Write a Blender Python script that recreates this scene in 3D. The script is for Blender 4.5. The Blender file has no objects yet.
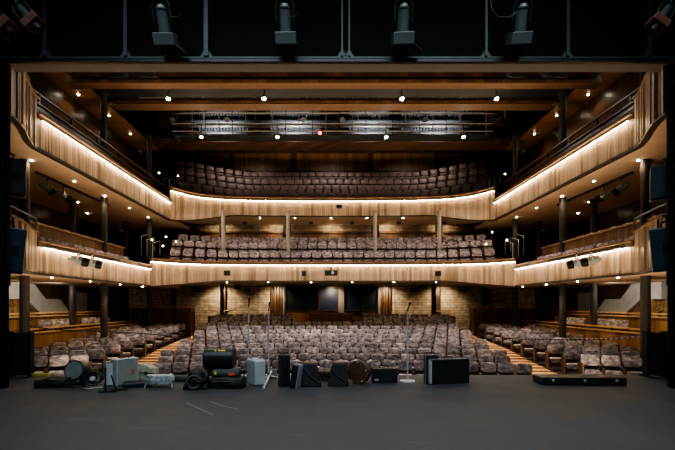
import bpy, bmesh, math, random
from mathutils import Vector, Matrix
random.seed(7)
scn = bpy.context.scene
COL = scn.collection
PI = math.pi
F, CX, CY, CAMX, H = 400.0, 328.5, 305.0, -0.19, 1.6

def P(px, py, d):
    """world point seen at photo pixel (px, py) at depth d"""
    return Vector((CAMX + (px-CX)/F*d, d, H + (CY-py)/F*d))
def G(px, py, z=0.0):
    """point of the plane z=const seen at that pixel"""
    d = (H-z)*F/(py-CY)
    return P(px, py, d)

# ------------------------------------------------------------------ materials
def nodes_of(name):
    m = bpy.data.materials.new(name); m.use_nodes = True
    nt = m.node_tree
    return m, nt, nt.nodes['Principled BSDF']
def setc(b, key, c): b.inputs[key].default_value = (c[0], c[1], c[2], 1)
def coords(nt, scale, kind='Object'):
    tc = nt.nodes.new('ShaderNodeTexCoord'); mp = nt.nodes.new('ShaderNodeMapping')
    mp.inputs['Scale'].default_value = scale
    if kind == 'World':
        g = nt.nodes.new('ShaderNodeNewGeometry'); nt.links.new(g.outputs['Position'], mp.inputs['Vector'])
    else:
        nt.links.new(tc.outputs[kind], mp.inputs['Vector'])
    return mp
def ramp(nt, src, stops):
    r = nt.nodes.new('ShaderNodeValToRGB'); e = r.color_ramp.elements
    while len(e) < len(stops): e.new(0.5)
    for k, (p, c) in enumerate(stops):
        e[k].position = p; e[k].color = (c[0], c[1], c[2], 1)
    nt.links.new(src, r.inputs['Fac']); return r
def mix(nt, a, b, fac, mode='MIX'):
    n = nt.nodes.new('ShaderNodeMix'); n.data_type = 'RGBA'; n.blend_type = mode
    if isinstance(fac, (int, float)): n.inputs[0].default_value = fac
    else: nt.links.new(fac, n.inputs[0])
    for i, v in ((6, a), (7, b)):
        if isinstance(v, tuple): n.inputs[i].default_value = (v[0], v[1], v[2], 1)
        else: nt.links.new(v, n.inputs[i])
    return n.outputs[2]
def noise(nt, vec, scale, detail=3, rough=.55):
    n = nt.nodes.new('ShaderNodeTexNoise'); n.inputs['Scale'].default_value = scale
    n.inputs['Detail'].default_value = detail; n.inputs['Roughness'].default_value = rough
    nt.links.new(vec.outputs[0], n.inputs['Vector']); return n
def bump(nt, b, src, strength, dist=.01):
    n = nt.nodes.new('ShaderNodeBump'); n.inputs['Strength'].default_value = strength
    n.inputs['Distance'].default_value = dist
    nt.links.new(src, n.inputs['Height']); nt.links.new(n.outputs[0], b.inputs['Normal'])

def plain(name, c, rough=.5, metal=0.0, vary=.25, nscale=6.0, bmp=0.1):
    m, nt, b = nodes_of(name)
    mp = coords(nt, (1, 1, 1)); n = noise(nt, mp, nscale, 4)
    lo = tuple(x*(1-vary) for x in c); hi = tuple(min(1, x*(1+vary)) for x in c)
    r = ramp(nt, n.outputs[0], [(.3, lo), (.7, hi)])
    nt.links.new(r.outputs[0], b.inputs['Base Color'])
    b.inputs['Roughness'].default_value = rough; b.inputs['Metallic'].default_value = metal
    if bmp: bump(nt, b, n.outputs[0], bmp)
    return m
def boards(name, dark, light, rough=.45, grain=(14, 14, .8)):
    """timber whose boards take their tone from a per-board attribute"""
    m, nt, b = nodes_of(name)
    at = nt.nodes.new('ShaderNodeAttribute'); at.attribute_name = 'board'
    mp = coords(nt, grain, 'World'); n = noise(nt, mp, 2.0, 5, .6)
    base = ramp(nt, at.outputs['Fac'], [(0.0, dark), (1.0, light)])
    g = ramp(nt, n.outputs[0], [(.25, (.62, .6, .58)), (.75, (1.12, 1.1, 1.08))])
    c = mix(nt, base.outputs[0], g.outputs[0], 1.0, 'MULTIPLY')
    nt.links.new(c, b.inputs['Base Color']); b.inputs['Roughness'].default_value = rough
    bump(nt, b, n.outputs[0], .15)
    return m
def planks(name, dark, light, width, axis='x', rough=.4):
    """timber with plank lines worked out from position"""
    m, nt, b = nodes_of(name)
    mp = coords(nt, (1, 1, 1), 'World')
    sep = nt.nodes.new('ShaderNodeSeparateXYZ'); nt.links.new(mp.outputs[0], sep.inputs[0])
    add = nt.nodes.new('ShaderNodeMath'); add.operation = 'ADD'
    nt.links.new(sep.outputs[0 if axis != 'y' else 1], add.inputs[0])
    if axis == 'xy': nt.links.new(sep.outputs[1], add.inputs[1])
    else: add.inputs[1].default_value = 0
    dv = nt.nodes.new('ShaderNodeMath'); dv.operation = 'DIVIDE'; dv.inputs[1].default_value = width
    nt.links.new(add.outputs[0], dv.inputs[0])
    fl = nt.nodes.new('ShaderNodeMath'); fl.operation = 'FLOOR'; nt.links.new(dv.outputs[0], fl.inputs[0])
    fr = nt.nodes.new('ShaderNodeMath'); fr.operation = 'FRACT'; nt.links.new(dv.outputs[0], fr.inputs[0])
    wn = nt.nodes.new('ShaderNodeTexWhiteNoise'); wn.noise_dimensions = '1D'; nt.links.new(fl.outputs[0], wn.inputs['W'])
    base = ramp(nt, wn.outputs[0], [(0, dark), (1, light)])
    mg = coords(nt, (9, 9, .7), 'World'); n = noise(nt, mg, 2, 5)
    g = ramp(nt, n.outputs[0], [(.25, (.6, .6, .6)), (.75, (1.15, 1.12, 1.1))])
    c = mix(nt, base.outputs[0], g.outputs[0], 1.0, 'MULTIPLY')
    line = ramp(nt, fr.outputs[0], [(0.0, (.12, .12, .12)), (.08, (1, 1, 1))])
    c = mix(nt, c, line.outputs[0], 1.0, 'MULTIPLY')
    nt.links.new(c, b.inputs['Base Color']); b.inputs['Roughness'].default_value = rough
    return m
def emis(name, c, s, base=(.8, .7, .6)):
    m, nt, b = nodes_of(name)
    setc(b, 'Base Color', base); setc(b, 'Emission Color', c); b.inputs['Emission Strength'].default_value = s
    return m

M = {}
M['fascia'] = boards('pale_oak_boards', (.25, .165, .10), (.66, .49, .33))
M['side_boards'] = boards('pale_oak_battens', (.12, .08, .05), (.56, .42, .29))
M['cap'] = plain('dark_oak_cap', (.16, .09, .045), .35, 0, .3, 9)
M['darkcap'] = plain('dark_bronze_trim', (.03, .022, .016), .4)
M['soffit'] = plain('warm_plaster_soffit', (.40, .27, .165), .75, 0, .06, 2, .02)
M['honey'] = planks('honey_timber_panelling', (.16, .08, .03), (.34, .18, .07), .16, 'xy')
M['honeycap'] = plain('honey_timber_rail', (.5, .30, .14), .35, 0, .2, 8)
M['darkwood'] = planks('dark_walnut_panelling', (.036, .019, .010), (.105, .052, .025), .32, 'xy', .3)
M['lampgrey'] = plain('lamp_grey_enamel', (.13, .155, .15), .45, .2, .1, 8)
M['fingrey'] = plain('grey_baffle', (.20, .205, .215), .7, 0, .4, 5)
M['midwood'] = planks('walnut_slats', (.07, .035, .015), (.16, .08, .035), .3, 'xy', .4)
M['ceilside'] = planks('lit_ceiling_planks', (.27, .14, .065), (.36, .19, .09), .22, 'y', .45)  # lighter copy of the beam planks; its brightness stands in for uplight
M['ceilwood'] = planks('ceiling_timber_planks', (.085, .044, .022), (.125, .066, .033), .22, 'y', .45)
M['black'] = plain('matt_black', (.006, .007, .008), .7)
M['blackmetal'] = plain('black_steel', (.014, .016, .018), .4, .3)
M['panelblack'] = plain('black_painted_flat', (.0035, .006, .006), .75, 0, .4, 2)
M['panelframe'] = plain('grey_green_frame', (.035, .052, .05), .5, .2)
M['column'] = plain('brown_grey_steel_column', (.05, .045, .04), .45, .2, .15, 3)
M['palecol'] = plain('pale_steel_column', (.32, .29, .24), .4, .3, .1, 3)
M['concrete'] = plain('board_marked_concrete', (.36, .34, .31), .8, 0, .12, 4)
M['plasterbrown'] = plain('brown_render', (.062, .049, .041), .7, 0, .1, 3)
M['steel'] = plain('brushed_steel', (.42, .48, .48), .4, .35, .15, 12)
M['greypipe'] = plain('grey_galvanised_pipe', (.20, .20, .21), .5, .3, .15, 10)
M['silver'] = plain('silver_case_shell', (.42, .47, .48), .45, .25, .1, 5)
M['alu'] = plain('ribbed_aluminium', (.36, .40, .36), .45, .4, .1, 14)
M['blackcase'] = plain('black_case_vinyl', (.012, .015, .018), .38, 0, .3, 9, .2)
M['blackcloth'] = plain('black_nylon_cloth', (.007, .009, .010), .65, 0, .4, 7, .4)
M['greycloth'] = plain('charcoal_cloth', (.035, .04, .038), .75, 0, .3, 7, .4)
M['browncase'] = plain('brown_leatherette', (.075, .035, .02), .45, 0, .3, 8)
M['greydisc'] = plain('grey_green_drumskin', (.13, .16, .15), .6, 0, .25, 7)
M['canvas'] = plain('pale_canvas', (.36, .38, .27), .8, 0, .3, 9, .3)
M['film'] = plain('clear_wrap', (.30, .34, .33), .25, .1, .5, 16, .5)
M['yellow'] = plain('yellow_print', (.75, .6, .03), .5)
M['yellowgreen'] = plain('yellow_green_tape', (.38, .36, .04), .5)
M['red'] = plain('red_print', (.7, .06, .03), .5)
M['rustdoor'] = plain('rust_brown_barn_door', (.12, .045, .03), .55)
M['bluebox'] = plain('blue_black_speaker', (.012, .035, .055), .45, 0, .15, 3)
M['blackbox'] = plain('black_speaker', (.007, .008, .01), .6)
M['grille'] = plain('black_speaker_mesh', (.004, .004, .005), .8)
M['leaf'] = plain('green_leaf', (.05, .14, .03), .5, 0, .4, 12)
M['pot'] = plain('dark_clay_pot', (.08, .06, .05), .6)
M['purple'] = plain('purple_cover', (.05, .03, .14), .5)
for _k in ('panelblack', 'black', 'stage_dummy'):
    if _k in M: M[_k].node_tree.nodes['Principled BSDF'].inputs['Specular IOR Level'].default_value = .08
M['glass'] = plain('dark_control_glass', (.004, .006, .012), .4, 0, .1, 2, 0)
M['glassblue'] = plain('blue_lit_glass', (.012, .016, .05), .45, 0, .2, 2, 0)
M['brown_seat'] = plain('brown_leather_seat', (.12, .08, .07), .45, 0, .35, 5, .2)
M['darkfloor'] = plain('dark_floor_cover', (.035, .028, .025), .7)
M['aisle'] = planks('aisle_timber', (.42, .25, .12), (.62, .40, .21), .3, 'x', .5)
M['led'] = emis('warm_light_line', (1.0, .72, .42), 44)
M['lamp'] = emis('warm_downlight_lens', (1.0, .86, .66), 50)
M['white'] = emis('white_work_lens', (.95, .97, 1.0), 130)
M['redlamp'] = emis('red_indicator_lens', (1.0, .03, .02), 12)
M['smalllamp'] = emis('warm_step_lamp', (1.0, .75, .42), 22)

def fabric():
    m, nt, b = nodes_of('mottled_grey_mauve_fabric')
    mp = coords(nt, (1, 1, 1.9), 'World')
    n = noise(nt, mp, 6.5, 4, .6)
    mp2 = coords(nt, (1, 1, 1), 'World'); n2 = noise(nt, mp2, 1.1, 2)
    r = ramp(nt, n.outputs[0], [(.34, (.095, .085, .092)), (.5, (.30, .265, .268)), (.66, (.62, .56, .56))])
    r2 = ramp(nt, n2.outputs[0], [(.3, (.68, .66, .68)), (.7, (1.15, 1.1, 1.08))])
    c = mix(nt, r.outputs[0], r2.outputs[0], 1.0, 'MULTIPLY')
    oi = nt.nodes.new('ShaderNodeObjectInfo'); r3 = ramp(nt, oi.outputs['Random'], [(0, (.72, .71, .72)), (.8, (1.05, 1.04, 1.03)), (1, (1.4, 1.36, 1.32))])
    c = mix(nt, c, r3.outputs[0], 1.0, 'MULTIPLY')
    nt.links.new(c, b.inputs['Base Color']); b.inputs['Roughness'].default_value = .85
    return m
M['fabric'] = fabric()
def stone():
    m, nt, b = nodes_of('honey_stone_blocks')
    mp = coords(nt, (1, 1, 1), 'World')
    sw = nt.nodes.new('ShaderNodeSeparateXYZ'); nt.links.new(mp.outputs[0], sw.inputs[0])
    cb = nt.nodes.new('ShaderNodeCombineXYZ')
    ad = nt.nodes.new('ShaderNodeMath'); ad.operation = 'ADD'
    nt.links.new(sw.outputs[0], ad.inputs[0]); nt.links.new(sw.outputs[1], ad.inputs[1])
    nt.links.new(ad.outputs[0], cb.inputs[0]); nt.links.new(sw.outputs[2], cb.inputs[1])
    br = nt.nodes.new('ShaderNodeTexBrick'); nt.links.new(cb.outputs[0], br.inputs['Vector'])
    br.inputs['Scale'].default_value = 1.0; br.inputs['Brick Width'].default_value = .55; br.inputs['Row Height'].default_value = .16
    br.inputs['Mortar Size'].default_value = .012
    br.inputs['Color1'].default_value = (.66, .57, .44, 1); br.inputs['Color2'].default_value = (.45, .38, .28, 1)
    br.inputs['Mortar'].default_value = (.26, .2, .13, 1)
    n = noise(nt, mp, 3.5, 5); r = ramp(nt, n.outputs[0], [(.3, (.55, .52, .5)), (.7, (1.25, 1.2, 1.15))])
    c = mix(nt, br.outputs[0], r.outputs[0], 1.0, 'MULTIPLY')
    nt.links.new(c, b.inputs['Base Color']); b.inputs['Roughness'].default_value = .9
    bump(nt, b, n.outputs[0], .5, .03)
    return m
M['stone'] = stone()
def stagefloor():
    m, nt, b = nodes_of('worn_black_stage_paint')
    mp = coords(nt, (1, 1, 1), 'World')
    n = noise(nt, mp, .9, 6, .65); n2 = noise(nt, mp, 14, 4, .7)
    r = ramp(nt, n.outputs[0], [(.3, (.019, .022, .024)), (.7, (.034, .037, .039))])
    r2 = ramp(nt, n2.outputs[0], [(.3, (.85, .85, .85)), (.7, (1.15, 1.15, 1.15))])
    c = mix(nt, r.outputs[0], r2.outputs[0], 1.0, 'MULTIPLY')
    # long thin scuffs
    ms = coords(nt, (.5, 5.5, 1), 'World'); ms.inputs['Rotation'].default_value = (0, 0, .35)
    n3 = noise(nt, ms, 1.6, 2, .4)
    sc = ramp(nt, n3.outputs[0], [(.705, (0, 0, 0)), (.72, (1, 1, 1))])
    c = mix(nt, c, (.06, .062, .06), sc.outputs[0])
    nt.links.new(c, b.inputs['Base Color'])
    rr = ramp(nt, n.outputs[0], [(.3, (.55, .55, .55)), (.7, (.8, .8, .8))])
    nt.links.new(rr.outputs[0], b.inputs['Roughness'])
    bump(nt, b, n2.outputs[0], .12, .005)
    return m
M['stage'] = stagefloor()

# ------------------------------------------------------------------ mesh builder
class MB:
    def __init__(s): s.v = []; s.f = []; s.c = []; s.m = []
    def add(s, vs, fs, col=.5, mi=0):
        n = len(s.v); s.v += [Vector(v) for v in vs]
        for f in fs: s.f.append([n+i for i in f]); s.c.append(col); s.m.append(mi)
        return s
    def hexa(s, p, col=.5, mi=0):
        return s.add(p, [(0, 3, 2, 1), (4, 5, 6, 7), (0, 1, 5, 4), (1, 2, 6, 5), (2, 3, 7, 6), (3, 0, 4, 7)], col, mi)
    def box(s, c, d, rot=None, col=.5, mi=0):
        x, y, z = d[0]/2, d[1]/2, d[2]/2
        p = [Vector(q) for q in ((-x,-y,-z),(x,-y,-z),(x,y,-z),(-x,y,-z),(-x,-y,z),(x,-y,z),(x,y,z),(-x,y,z))]
        if rot is not None: p = [rot @ q for q in p]
        return s.hexa([q+Vector(c) for q in p], col, mi)
    def bx(s, x0, x1, y0, y1, z0, z1, col=.5, mi=0):
        return s.box(((x0+x1)/2, (y0+y1)/2, (z0+z1)/2), (abs(x1-x0), abs(y1-y0), abs(z1-z0)), None, col, mi)
    def cyl(s, a, b, r, r2=None, n=12, col=.5, caps=True, mi=0):
        a = Vector(a); b = Vector(b); r2 = r if r2 is None else r2
        w = (b-a).normalized(); u = w.orthogonal().normalized(); t = w.cross(u)
        vs = []
        for p, q in ((a, r), (b, r2)):
            for k in range(n):
                an = 2*PI*k/n; vs.append(p + (u*math.cos(an)+t*math.sin(an))*q)
        fs = [(k, (k+1) % n, n+(k+1) % n, n+k) for k in range(n)]
        if caps: fs += [tuple(range(n-1, -1, -1)), tuple(range(n, 2*n))]
        return s.add(vs, fs, col, mi)
    def tube(s, pts, r, n=8):
        pts = [Vector(p) for p in pts]; rings = []
        u = None
        for i, p in enumerate(pts):
            w = (pts[min(i+1, len(pts)-1)]-pts[max(i-1, 0)]).normalized()
            if u is None: u = w.orthogonal().normalized()
            else:
                u = (u - w*u.dot(w)); u = u.normalized() if u.length > 1e-6 else w.orthogonal().normalized()
            t = w.cross(u)
            rings.append([p+(u*math.cos(2*PI*k/n)+t*math.sin(2*PI*k/n))*r for k in range(n)])
        vs = [q for ring in rings for q in ring]; fs = []
        for i in range(len(rings)-1):
            for k in range(n): fs.append((i*n+k, i*n+(k+1) % n, (i+1)*n+(k+1) % n, (i+1)*n+k))
        fs += [tuple(range(n-1, -1, -1)), tuple(range((len(rings)-1)*n, len(rings)*n))]
        return s.add(vs, fs)
    def torus(s, c, R_, r, axis=(0, 0, 1), n=24, turns=1, rise=0, jit=0):
        ax = Vector(axis).normalized(); u = ax.orthogonal().normalized(); t = ax.cross(u)
        pts = [Vector(c)+(u*math.cos(2*PI*k/n)+t*math.sin(2*PI*k/n))*(R_+random.uniform(-jit, jit))+ax*(rise*k/n+random.uniform(-jit, jit)*.3) for k in range(n*turns+1)]
        return s.tube(pts, r, 6)
    def prism(s, poly, h0, h1, plane='xz', col=.5):
        """poly in a plane, extruded along the third axis"""
        def mk(a, b, h): return {'xz': (a, h, b), 'yz': (h, a, b), 'xy': (a, b, h)}[plane]
        n = len(poly)
        vs = [mk(a, b, h0) for a, b in poly]+[mk(a, b, h1) for a, b in poly]
        return s.add(vs, [tuple(range(n)), tuple(range(2*n-1, n-1, -1))]+[(k, n+k, n+(k+1) % n, (k+1) % n) for k in range(n)], col)
    def ball(s, c, r, sc=(1, 1, 1), n=12, m=8):
        c = Vector(c); vs = [c+Vector((0, 0, r*sc[2]))]
        for i in range(1, m):
            th = PI*i/m
            for k in range(n):
                ph = 2*PI*k/n
                vs.append(c+Vector((math.sin(th)*math.cos(ph)*r*sc[0], math.sin(th)*math.sin(ph)*r*sc[1], math.cos(th)*r*sc[2])))
        vs.append(c-Vector((0, 0, r*sc[2]))); fs = [(0, 1+k, 1+(k+1) % n) for k in range(n)]
        for i in range(m-2):
            for k in range(n):
                a = 1+i*n+k; b = 1+i*n+(k+1) % n; fs.append((a, a+n, b+n, b))
        L = len(vs)-1; a = 1+(m-2)*n
        fs += [(L, a+(k+1) % n, a+k) for k in range(n)]
        return s.add(vs, fs)
    def mesh(s, name, mats, off, bevel=0, seg=2, smooth=False):
        me = bpy.data.meshes.new(name)
        me.from_pydata([v-off for v in s.v], [], s.f)
        for m in mats: me.materials.append(m)
        if len(mats) > 1:
            for p, mi in zip(me.polygons, s.m): p.material_index = mi
        if len(set(s.c)) > 1:
            at = me.attributes.new('board', 'FLOAT', 'FACE')
            for k, c in enumerate(s.c): at.data[k].value = c
        bm = bmesh.new(); bm.from_mesh(me)
        bmesh.ops.recalc_face_normals(bm, faces=bm.faces)
        if bevel: bmesh.ops.bevel(bm, geom=list(bm.edges), offset=bevel, segments=seg, profile=.5, affect='EDGES', clamp_overlap=True)
        bm.to_mesh(me); bm.free()
        if smooth:
            for p in me.polygons: p.use_smooth = True
        return me
    def build(s, name, mat, parent=None, local=False, bevel=0, seg=2, smooth=False):
        mats = [M[k] for k in (mat if isinstance(mat, (list, tuple)) else [mat])]
        if parent is None:
            xs = [v.x for v in s.v]; ys = [v.y for v in s.v]; zs = [v.z for v in s.v]
            off = Vector(((min(xs)+max(xs))/2, (min(ys)+max(ys))/2, min(zs)))
        elif local: off = Vector((0, 0, 0))
        else:
            q = parent; off = Vector((0, 0, 0))
            while q: off += q.location; q = q.parent
        o = bpy.data.objects.new(name, s.mesh(name, mats, off, bevel, seg, smooth)); COL.objects.link(o)
        if parent is None: o.location = off
        else: o.parent = parent
        return o

def tag(o, label, cat, group=None, kind=None):
    o['label'] = label; o['category'] = cat
    if group: o['group'] = group
    if kind: o['kind'] = kind
    return o
def thing(name, label, cat, loc, rotz=0, group=None):
    o = bpy.data.objects.new(name, None); COL.objects.link(o)
    o.empty_display_size = .2
    o.location = loc; o.rotation_euler = (0, 0, rotz)
    return tag(o, label, cat, group)
def struct(name, mb, mat, **k):
    o = mb.build(name, mat, **k); o['kind'] = 'structure'; return o
def copy_tree(o, parent=None):
    c = o.copy(); COL.objects.link(c)
    if parent: c.parent = parent
    for ch in list(o.children): copy_tree(ch, c)
    return c
ORD = ['first', 'second', 'third', 'fourth', 'fifth', 'sixth', 'seventh', 'eighth', 'ninth', 'tenth', 'eleventh', 'twelfth', 'thirteenth',
       'fourteenth', 'fifteenth', 'sixteenth', 'seventeenth', 'eighteenth', 'nineteenth', 'twentieth', 'twenty-first', 'twenty-second',
       'twenty-third', 'twenty-fourth', 'twenty-fifth', 'twenty-sixth', 'twenty-seventh', 'twenty-eighth', 'twenty-ninth', 'thirtieth',
       'thirty-first', 'thirty-second', 'thirty-third', 'thirty-fourth', 'thirty-fifth', 'thirty-sixth', 'thirty-seventh', 'thirty-eighth']
def lerp(a, b, t): return a+(b-a)*t
def interp(pts, x):
    if x <= pts[0][0]: return pts[0][1]
    for (a, b), (c, d) in zip(pts, pts[1:]):
        if x <= c: return lerp(b, d, (x-a)/(c-a))
    return pts[-1][1]
def spline(ctrl, step):
    """Catmull-Rom through control tuples, resampled to an even plan spacing"""
    pts = []
    for i in range(len(ctrl)-1):
        p0 = ctrl[max(i-1, 0)]; p1 = ctrl[i]; p2 = ctrl[i+1]; p3 = ctrl[min(i+2, len(ctrl)-1)]
        for k in range(16):
            t = k/16
            pts.append(tuple(.5*((2*b)+(-a+c)*t+(2*a-5*b+4*c-d)*t*t+(-a+3*b-3*c+d)*t**3) for a, b, c, d in zip(p0, p1, p2, p3)))
    pts.append(tuple(ctrl[-1]))
    L = [0]
    for a, b in zip(pts, pts[1:]): L.append(L[-1]+math.hypot(b[0]-a[0], b[1]-a[1]))
    n = max(2, round(L[-1]/step)); out = []; j = 0
    for k in range(n+1):
        q = L[-1]*k/n
        while j < len(L)-2 and L[j+1] < q: j += 1
        t = (q-L[j])/max(1e-9, L[j+1]-L[j]); out.append(tuple(lerp(a, b, t) for a, b in zip(pts[j], pts[j+1])))
    return out
def offset_line(pts, o):
    """shift a plan line sideways towards the hall centre / stage"""
    out = []
    for i, p in enumerate(pts):
        a = pts[max(i-1, 0)]; b = pts[min(i+1, len(pts)-1)]
        tx, ty = b[0]-a[0], b[1]-a[1]; l = math.hypot(tx, ty) or 1
        nx, ny = ty/l, -tx/l
        if nx*(-p[0])*.6+ny*(-1) < 0: nx, ny = -nx, -ny
        out.append((p[0]+nx*o, p[1]+ny*o)+tuple(p[2:]))
    return out
def sweep(mb, line, o0, o1, z0, z1, col=.5):
    """rectangular section along a plan line; z0,z1 numbers or functions of the point"""
    A = offset_line(line, o0); B = offset_line(line, o1)
    zz = lambda z, p: z(p) if callable(z) else z
    vs = []
    for a, b, p in zip(A, B, line):
        vs += [(a[0], a[1], zz(z0, p)), (b[0], b[1], zz(z0, p)), (b[0], b[1], zz(z1, p)), (a[0], a[1], zz(z1, p))]
    n = len(line); fs = []
    for i in range(n-1):
        for k in range(4): fs.append((4*i+k, 4*i+(k+1) % 4, 4*i+4+(k+1) % 4, 4*i+4+k))
    fs += [(0, 3, 2, 1), (4*n-4, 4*n-3, 4*n-2, 4*n-1)]
    return mb.add(vs, fs, col)
def board_front(line, zb, zt, depth=.022, gap=.12, lo=0.0, hi=1.0):
    mb = MB(); zz = lambda z, p: z(p) if callable(z) else z
    sweep(mb, line, -.07, -.03, zb, zt, 0.0)
    for p, q in zip(line, line[1:]):
        o = random.choice((0, depth*.4, depth)); c = random.choice((random.uniform(lo, hi), random.uniform(.45, .8)))
        p2 = tuple(lerp(a, b, gap) for a, b in zip(p, q))
        seg = [p2, q]
        A = offset_line(seg, -.04); B = offset_line(seg, o)
        vs = []
        for a, b, s_ in zip(A, B, seg):
            vs += [(a[0], a[1], zz(zb, s_)), (b[0], b[1], zz(zb, s_)), (b[0], b[1], zz(zt, s_)), (a[0], a[1], zz(zt, s_))]
        mb.add(vs, [(0, 3, 2, 1), (4, 5, 6, 7), (0, 1, 5, 4), (1, 2, 6, 5), (2, 3, 7, 6), (3, 0, 4, 7)], c)
    return mb

# ------------------------------------------------------------------ room shell
b = MB(); b.bx(-13, 13, -4, 9.15, -.35, 0)
struct('floor', b, 'stage')
b = MB(); b.bx(-13, 13, 9.05, 9.15, -1.6, -.36)
struct('trim_1', b, 'black')
# stalls floor: stepped under every row
EDGE_D = [12.5+.9*k for k in range(9)]+[20.6, 21.45]
ZTOP = [-.28, -.17, -.05, .06, .18, .30, .43, .56, .72, .95, 1.08]
SEATH = .93
def rowy(k, x): return EDGE_D[k]+.8-(x*x)/50.0
b = MB()
xs = [-6.35+12.7*i/20 for i in range(21)]
for k in range(9):
    z = ZTOP[k]-SEATH
    back = .45 if k < 8 else .35
    for a, c in zip(xs, xs[1:]):
        ya, yc = rowy(k, a), rowy(k, c)
        b.hexa([(a, ya-.45, -1.6), (c, yc-.45, -1.6), (c, yc+back, -1.6), (a, ya+back, -1.6), (a, ya-.45, z), (c, yc-.45, z), (c, yc+back, z), (a, ya+back, z)])
b.bx(-12.4, 12.4, 9.15, 24.3, -1.7, -1.3)
b.bx(-7.25, 7.25, 20.15, 24.3, -1.3, 0.02)
b.bx(-7.0, -1.9, 21.0, 23.6, 0.02, .15); b.bx(1.4, 7.0, 21.0, 23.6, 0.02, .15)
struct('floor.001', b, 'darkfloor')

def side_d(k, x): return 11.45+.9*k-(abs(x)-8.4)*.33
def side_zt(k): return .10+.0675*.9*k
for s in (-1, 1):
    b = MB()
    for k in range(10):
        z = side_zt(k)-SEATH; d0 = 11.45+.9*k
        x0, x1 = s*7.25, s*9.78
        p = []
        for zz in (-1.6, z):
            p += [(x0, side_d(k, x0)-.45, zz), (x1, side_d(k, x1)-.45, zz), (x1, side_d(k, x1)+.45, zz), (x0, side_d(k, x0)+.45, zz)]
        b.hexa(p)
    b.bx(s*7.25, s*12.3, 20.2, 21.0, -1.3, -.1)
    b.bx(s*9.9, s*12.3, 12.0, 21.0, -1.3, .10); b.bx(s*11.1, s*12.3, 12.0, 21.0, .10, .40)
    struct('floor', b, 'darkfloor')
# walls
b = MB(); b.bx(-12.4, 12.4, 24.3, 24.5, -1.3, 6.6)
struct('wall_back', b, 'plasterbrown')
b = MB(); b.bx(-10.6, 10.6, 27.6, 27.8, 6.0, 14)
struct('wall_rear_upper', b, 'darkwood')
for s, nm in ((-1, 'left'), (1, 'right')):
    b = MB(); b.bx(s*12.3, s*12.45, 8.4, 24.4, -1.6, 5.9)
    struct('wall_'+nm, b, 'darkwood')
    b = MB(); b.bx(s*10.5, s*10.65, 8.9, 22.4, 5.9, 9.95); b.bx(s*10.5, s*10.65, 22.4, 27.7, 5.9, 14)
    struct('wall_%s_upper' % nm, b, 'darkwood')
    b = MB(); b.bx(s*7.65, s*13, 8.35, 8.85, -1.5, 12)
    struct('wall_%s_proscenium' % nm, b, 'black')
    # side ceiling strip of timber planks
    b = MB(); b.bx(s*9.27, s*10.6, 8.9, 21.6, 9.95, 10.15)
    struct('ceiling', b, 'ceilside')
    b = MB(); b.bx(s*9.1, s*10.6, 16.4, 16.6, 9.86, 9.95); b.bx(s*9.1, s*10.6, 20.3, 20.45, 9.86, 9.95)
    struct('trim_7', b, 'cap')
    b = MB(); b.bx(s*9.2, s*9.3, 8.9, 20.5, 9.9, 13.8)
    struct('ceiling', b, 'black')
b = MB(); b.bx(-11, 11, 8.3, 28, 13.8, 14.0); struct('ceiling', b, 'black')
b = MB(); b.bx(-9.3, 9.3, 20.5, 21.5, 9.95, 10.15); struct('ceiling', b, 'darkwood')
b = MB(); b.bx(-9.3, 9.3, 21.5, 21.6, 9.95, 12.4); b.bx(-10.6, 10.6, 21.5, 27.7, 12.4, 12.5); struct('ceiling', b, 'darkwood')
# proscenium beam
b = MB(); b.bx(-8.2, 8.2, 8.5, 9.0, 6.84, 7.6); struct('trim_2', b, 'plasterbrown')
b = MB(); b.bx(-10.6, 10.6, 8.9, 9.0, 7.6, 13.9); struct('wall_proscenium', b, 'black')

# timber cross beams over the hall
def cross_beam(y0, y1, z0, z1, label):
    t = thing('ceiling_beam', label, 'beam', (0, y0, z0), 0)
    b = MB(); b.bx(-9.2, 9.2, y0+.02, y1, z0+.03, z1); b.build('beam_body', 'darkwood', t)
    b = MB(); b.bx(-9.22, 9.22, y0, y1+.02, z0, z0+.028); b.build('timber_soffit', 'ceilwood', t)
    b = MB(); b.bx(-9.2, 9.2, y0-.02, y0+.018, z0+.03, z0+.13); b.build('front_trim', 'midwood', t)
cross_beam(13.75, 14.1, 9.22, 10.7, 'broad timber-faced ceiling beam nearest the stage opening')
cross_beam(16.5, 17.05, 9.9, 10.14, 'second timber-faced ceiling beam, behind the nearest one')

# back wall dressing, stalls level
def stone_panel(x0, x1, z0, z1, n, y=24.22):
    b = MB(); b.bx(x0, x1, y, y+.08, z0, z1); o = b.build('wall_back', 'stone'); o['kind'] = 'structure'
D0 = 24.2
def X(px, d): return CAMX+(px-CX)/F*d
for n, (a, c) in enumerate(((120, 146), (152, 170), (176, 220), (226, 273), (390, 433), (441, 482), (492, 512), (518, 556))):
    stone_panel(X(a, D0), X(c, D0), -.2, 2.74, n)
for n, (a, c) in enumerate(((180, 219), (226, 283), (291, 371), (379, 435), (443, 484))):
    stone_panel(X(a, D0), X(c, D0), 5.8, 6.45, n)
b = MB()
for a, c in ((177, 219), (226, 283), (291, 371), (379, 435), (443, 486)):
    b.bx(X(a, D0), X(c, D0), 24.0, 24.2, 5.1, 5.9); b.bx(X(a, D0), X(c, D0), 23.9, 24.2, 5.9, 6.0)
struct('trim_3', b, 'honey')
for a in (223, 277, 386, 437):
    b = MB(); w = .34 if a in (277, 386) else .16
    for k in range(4): b.bx(X(a, 24)-w+k*w/2, X(a, 24)-w+k*w/2+w*.4, 23.95, 24.2, -.2, 2.75)
    struct('trim_4', b, 'midwood')
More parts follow.
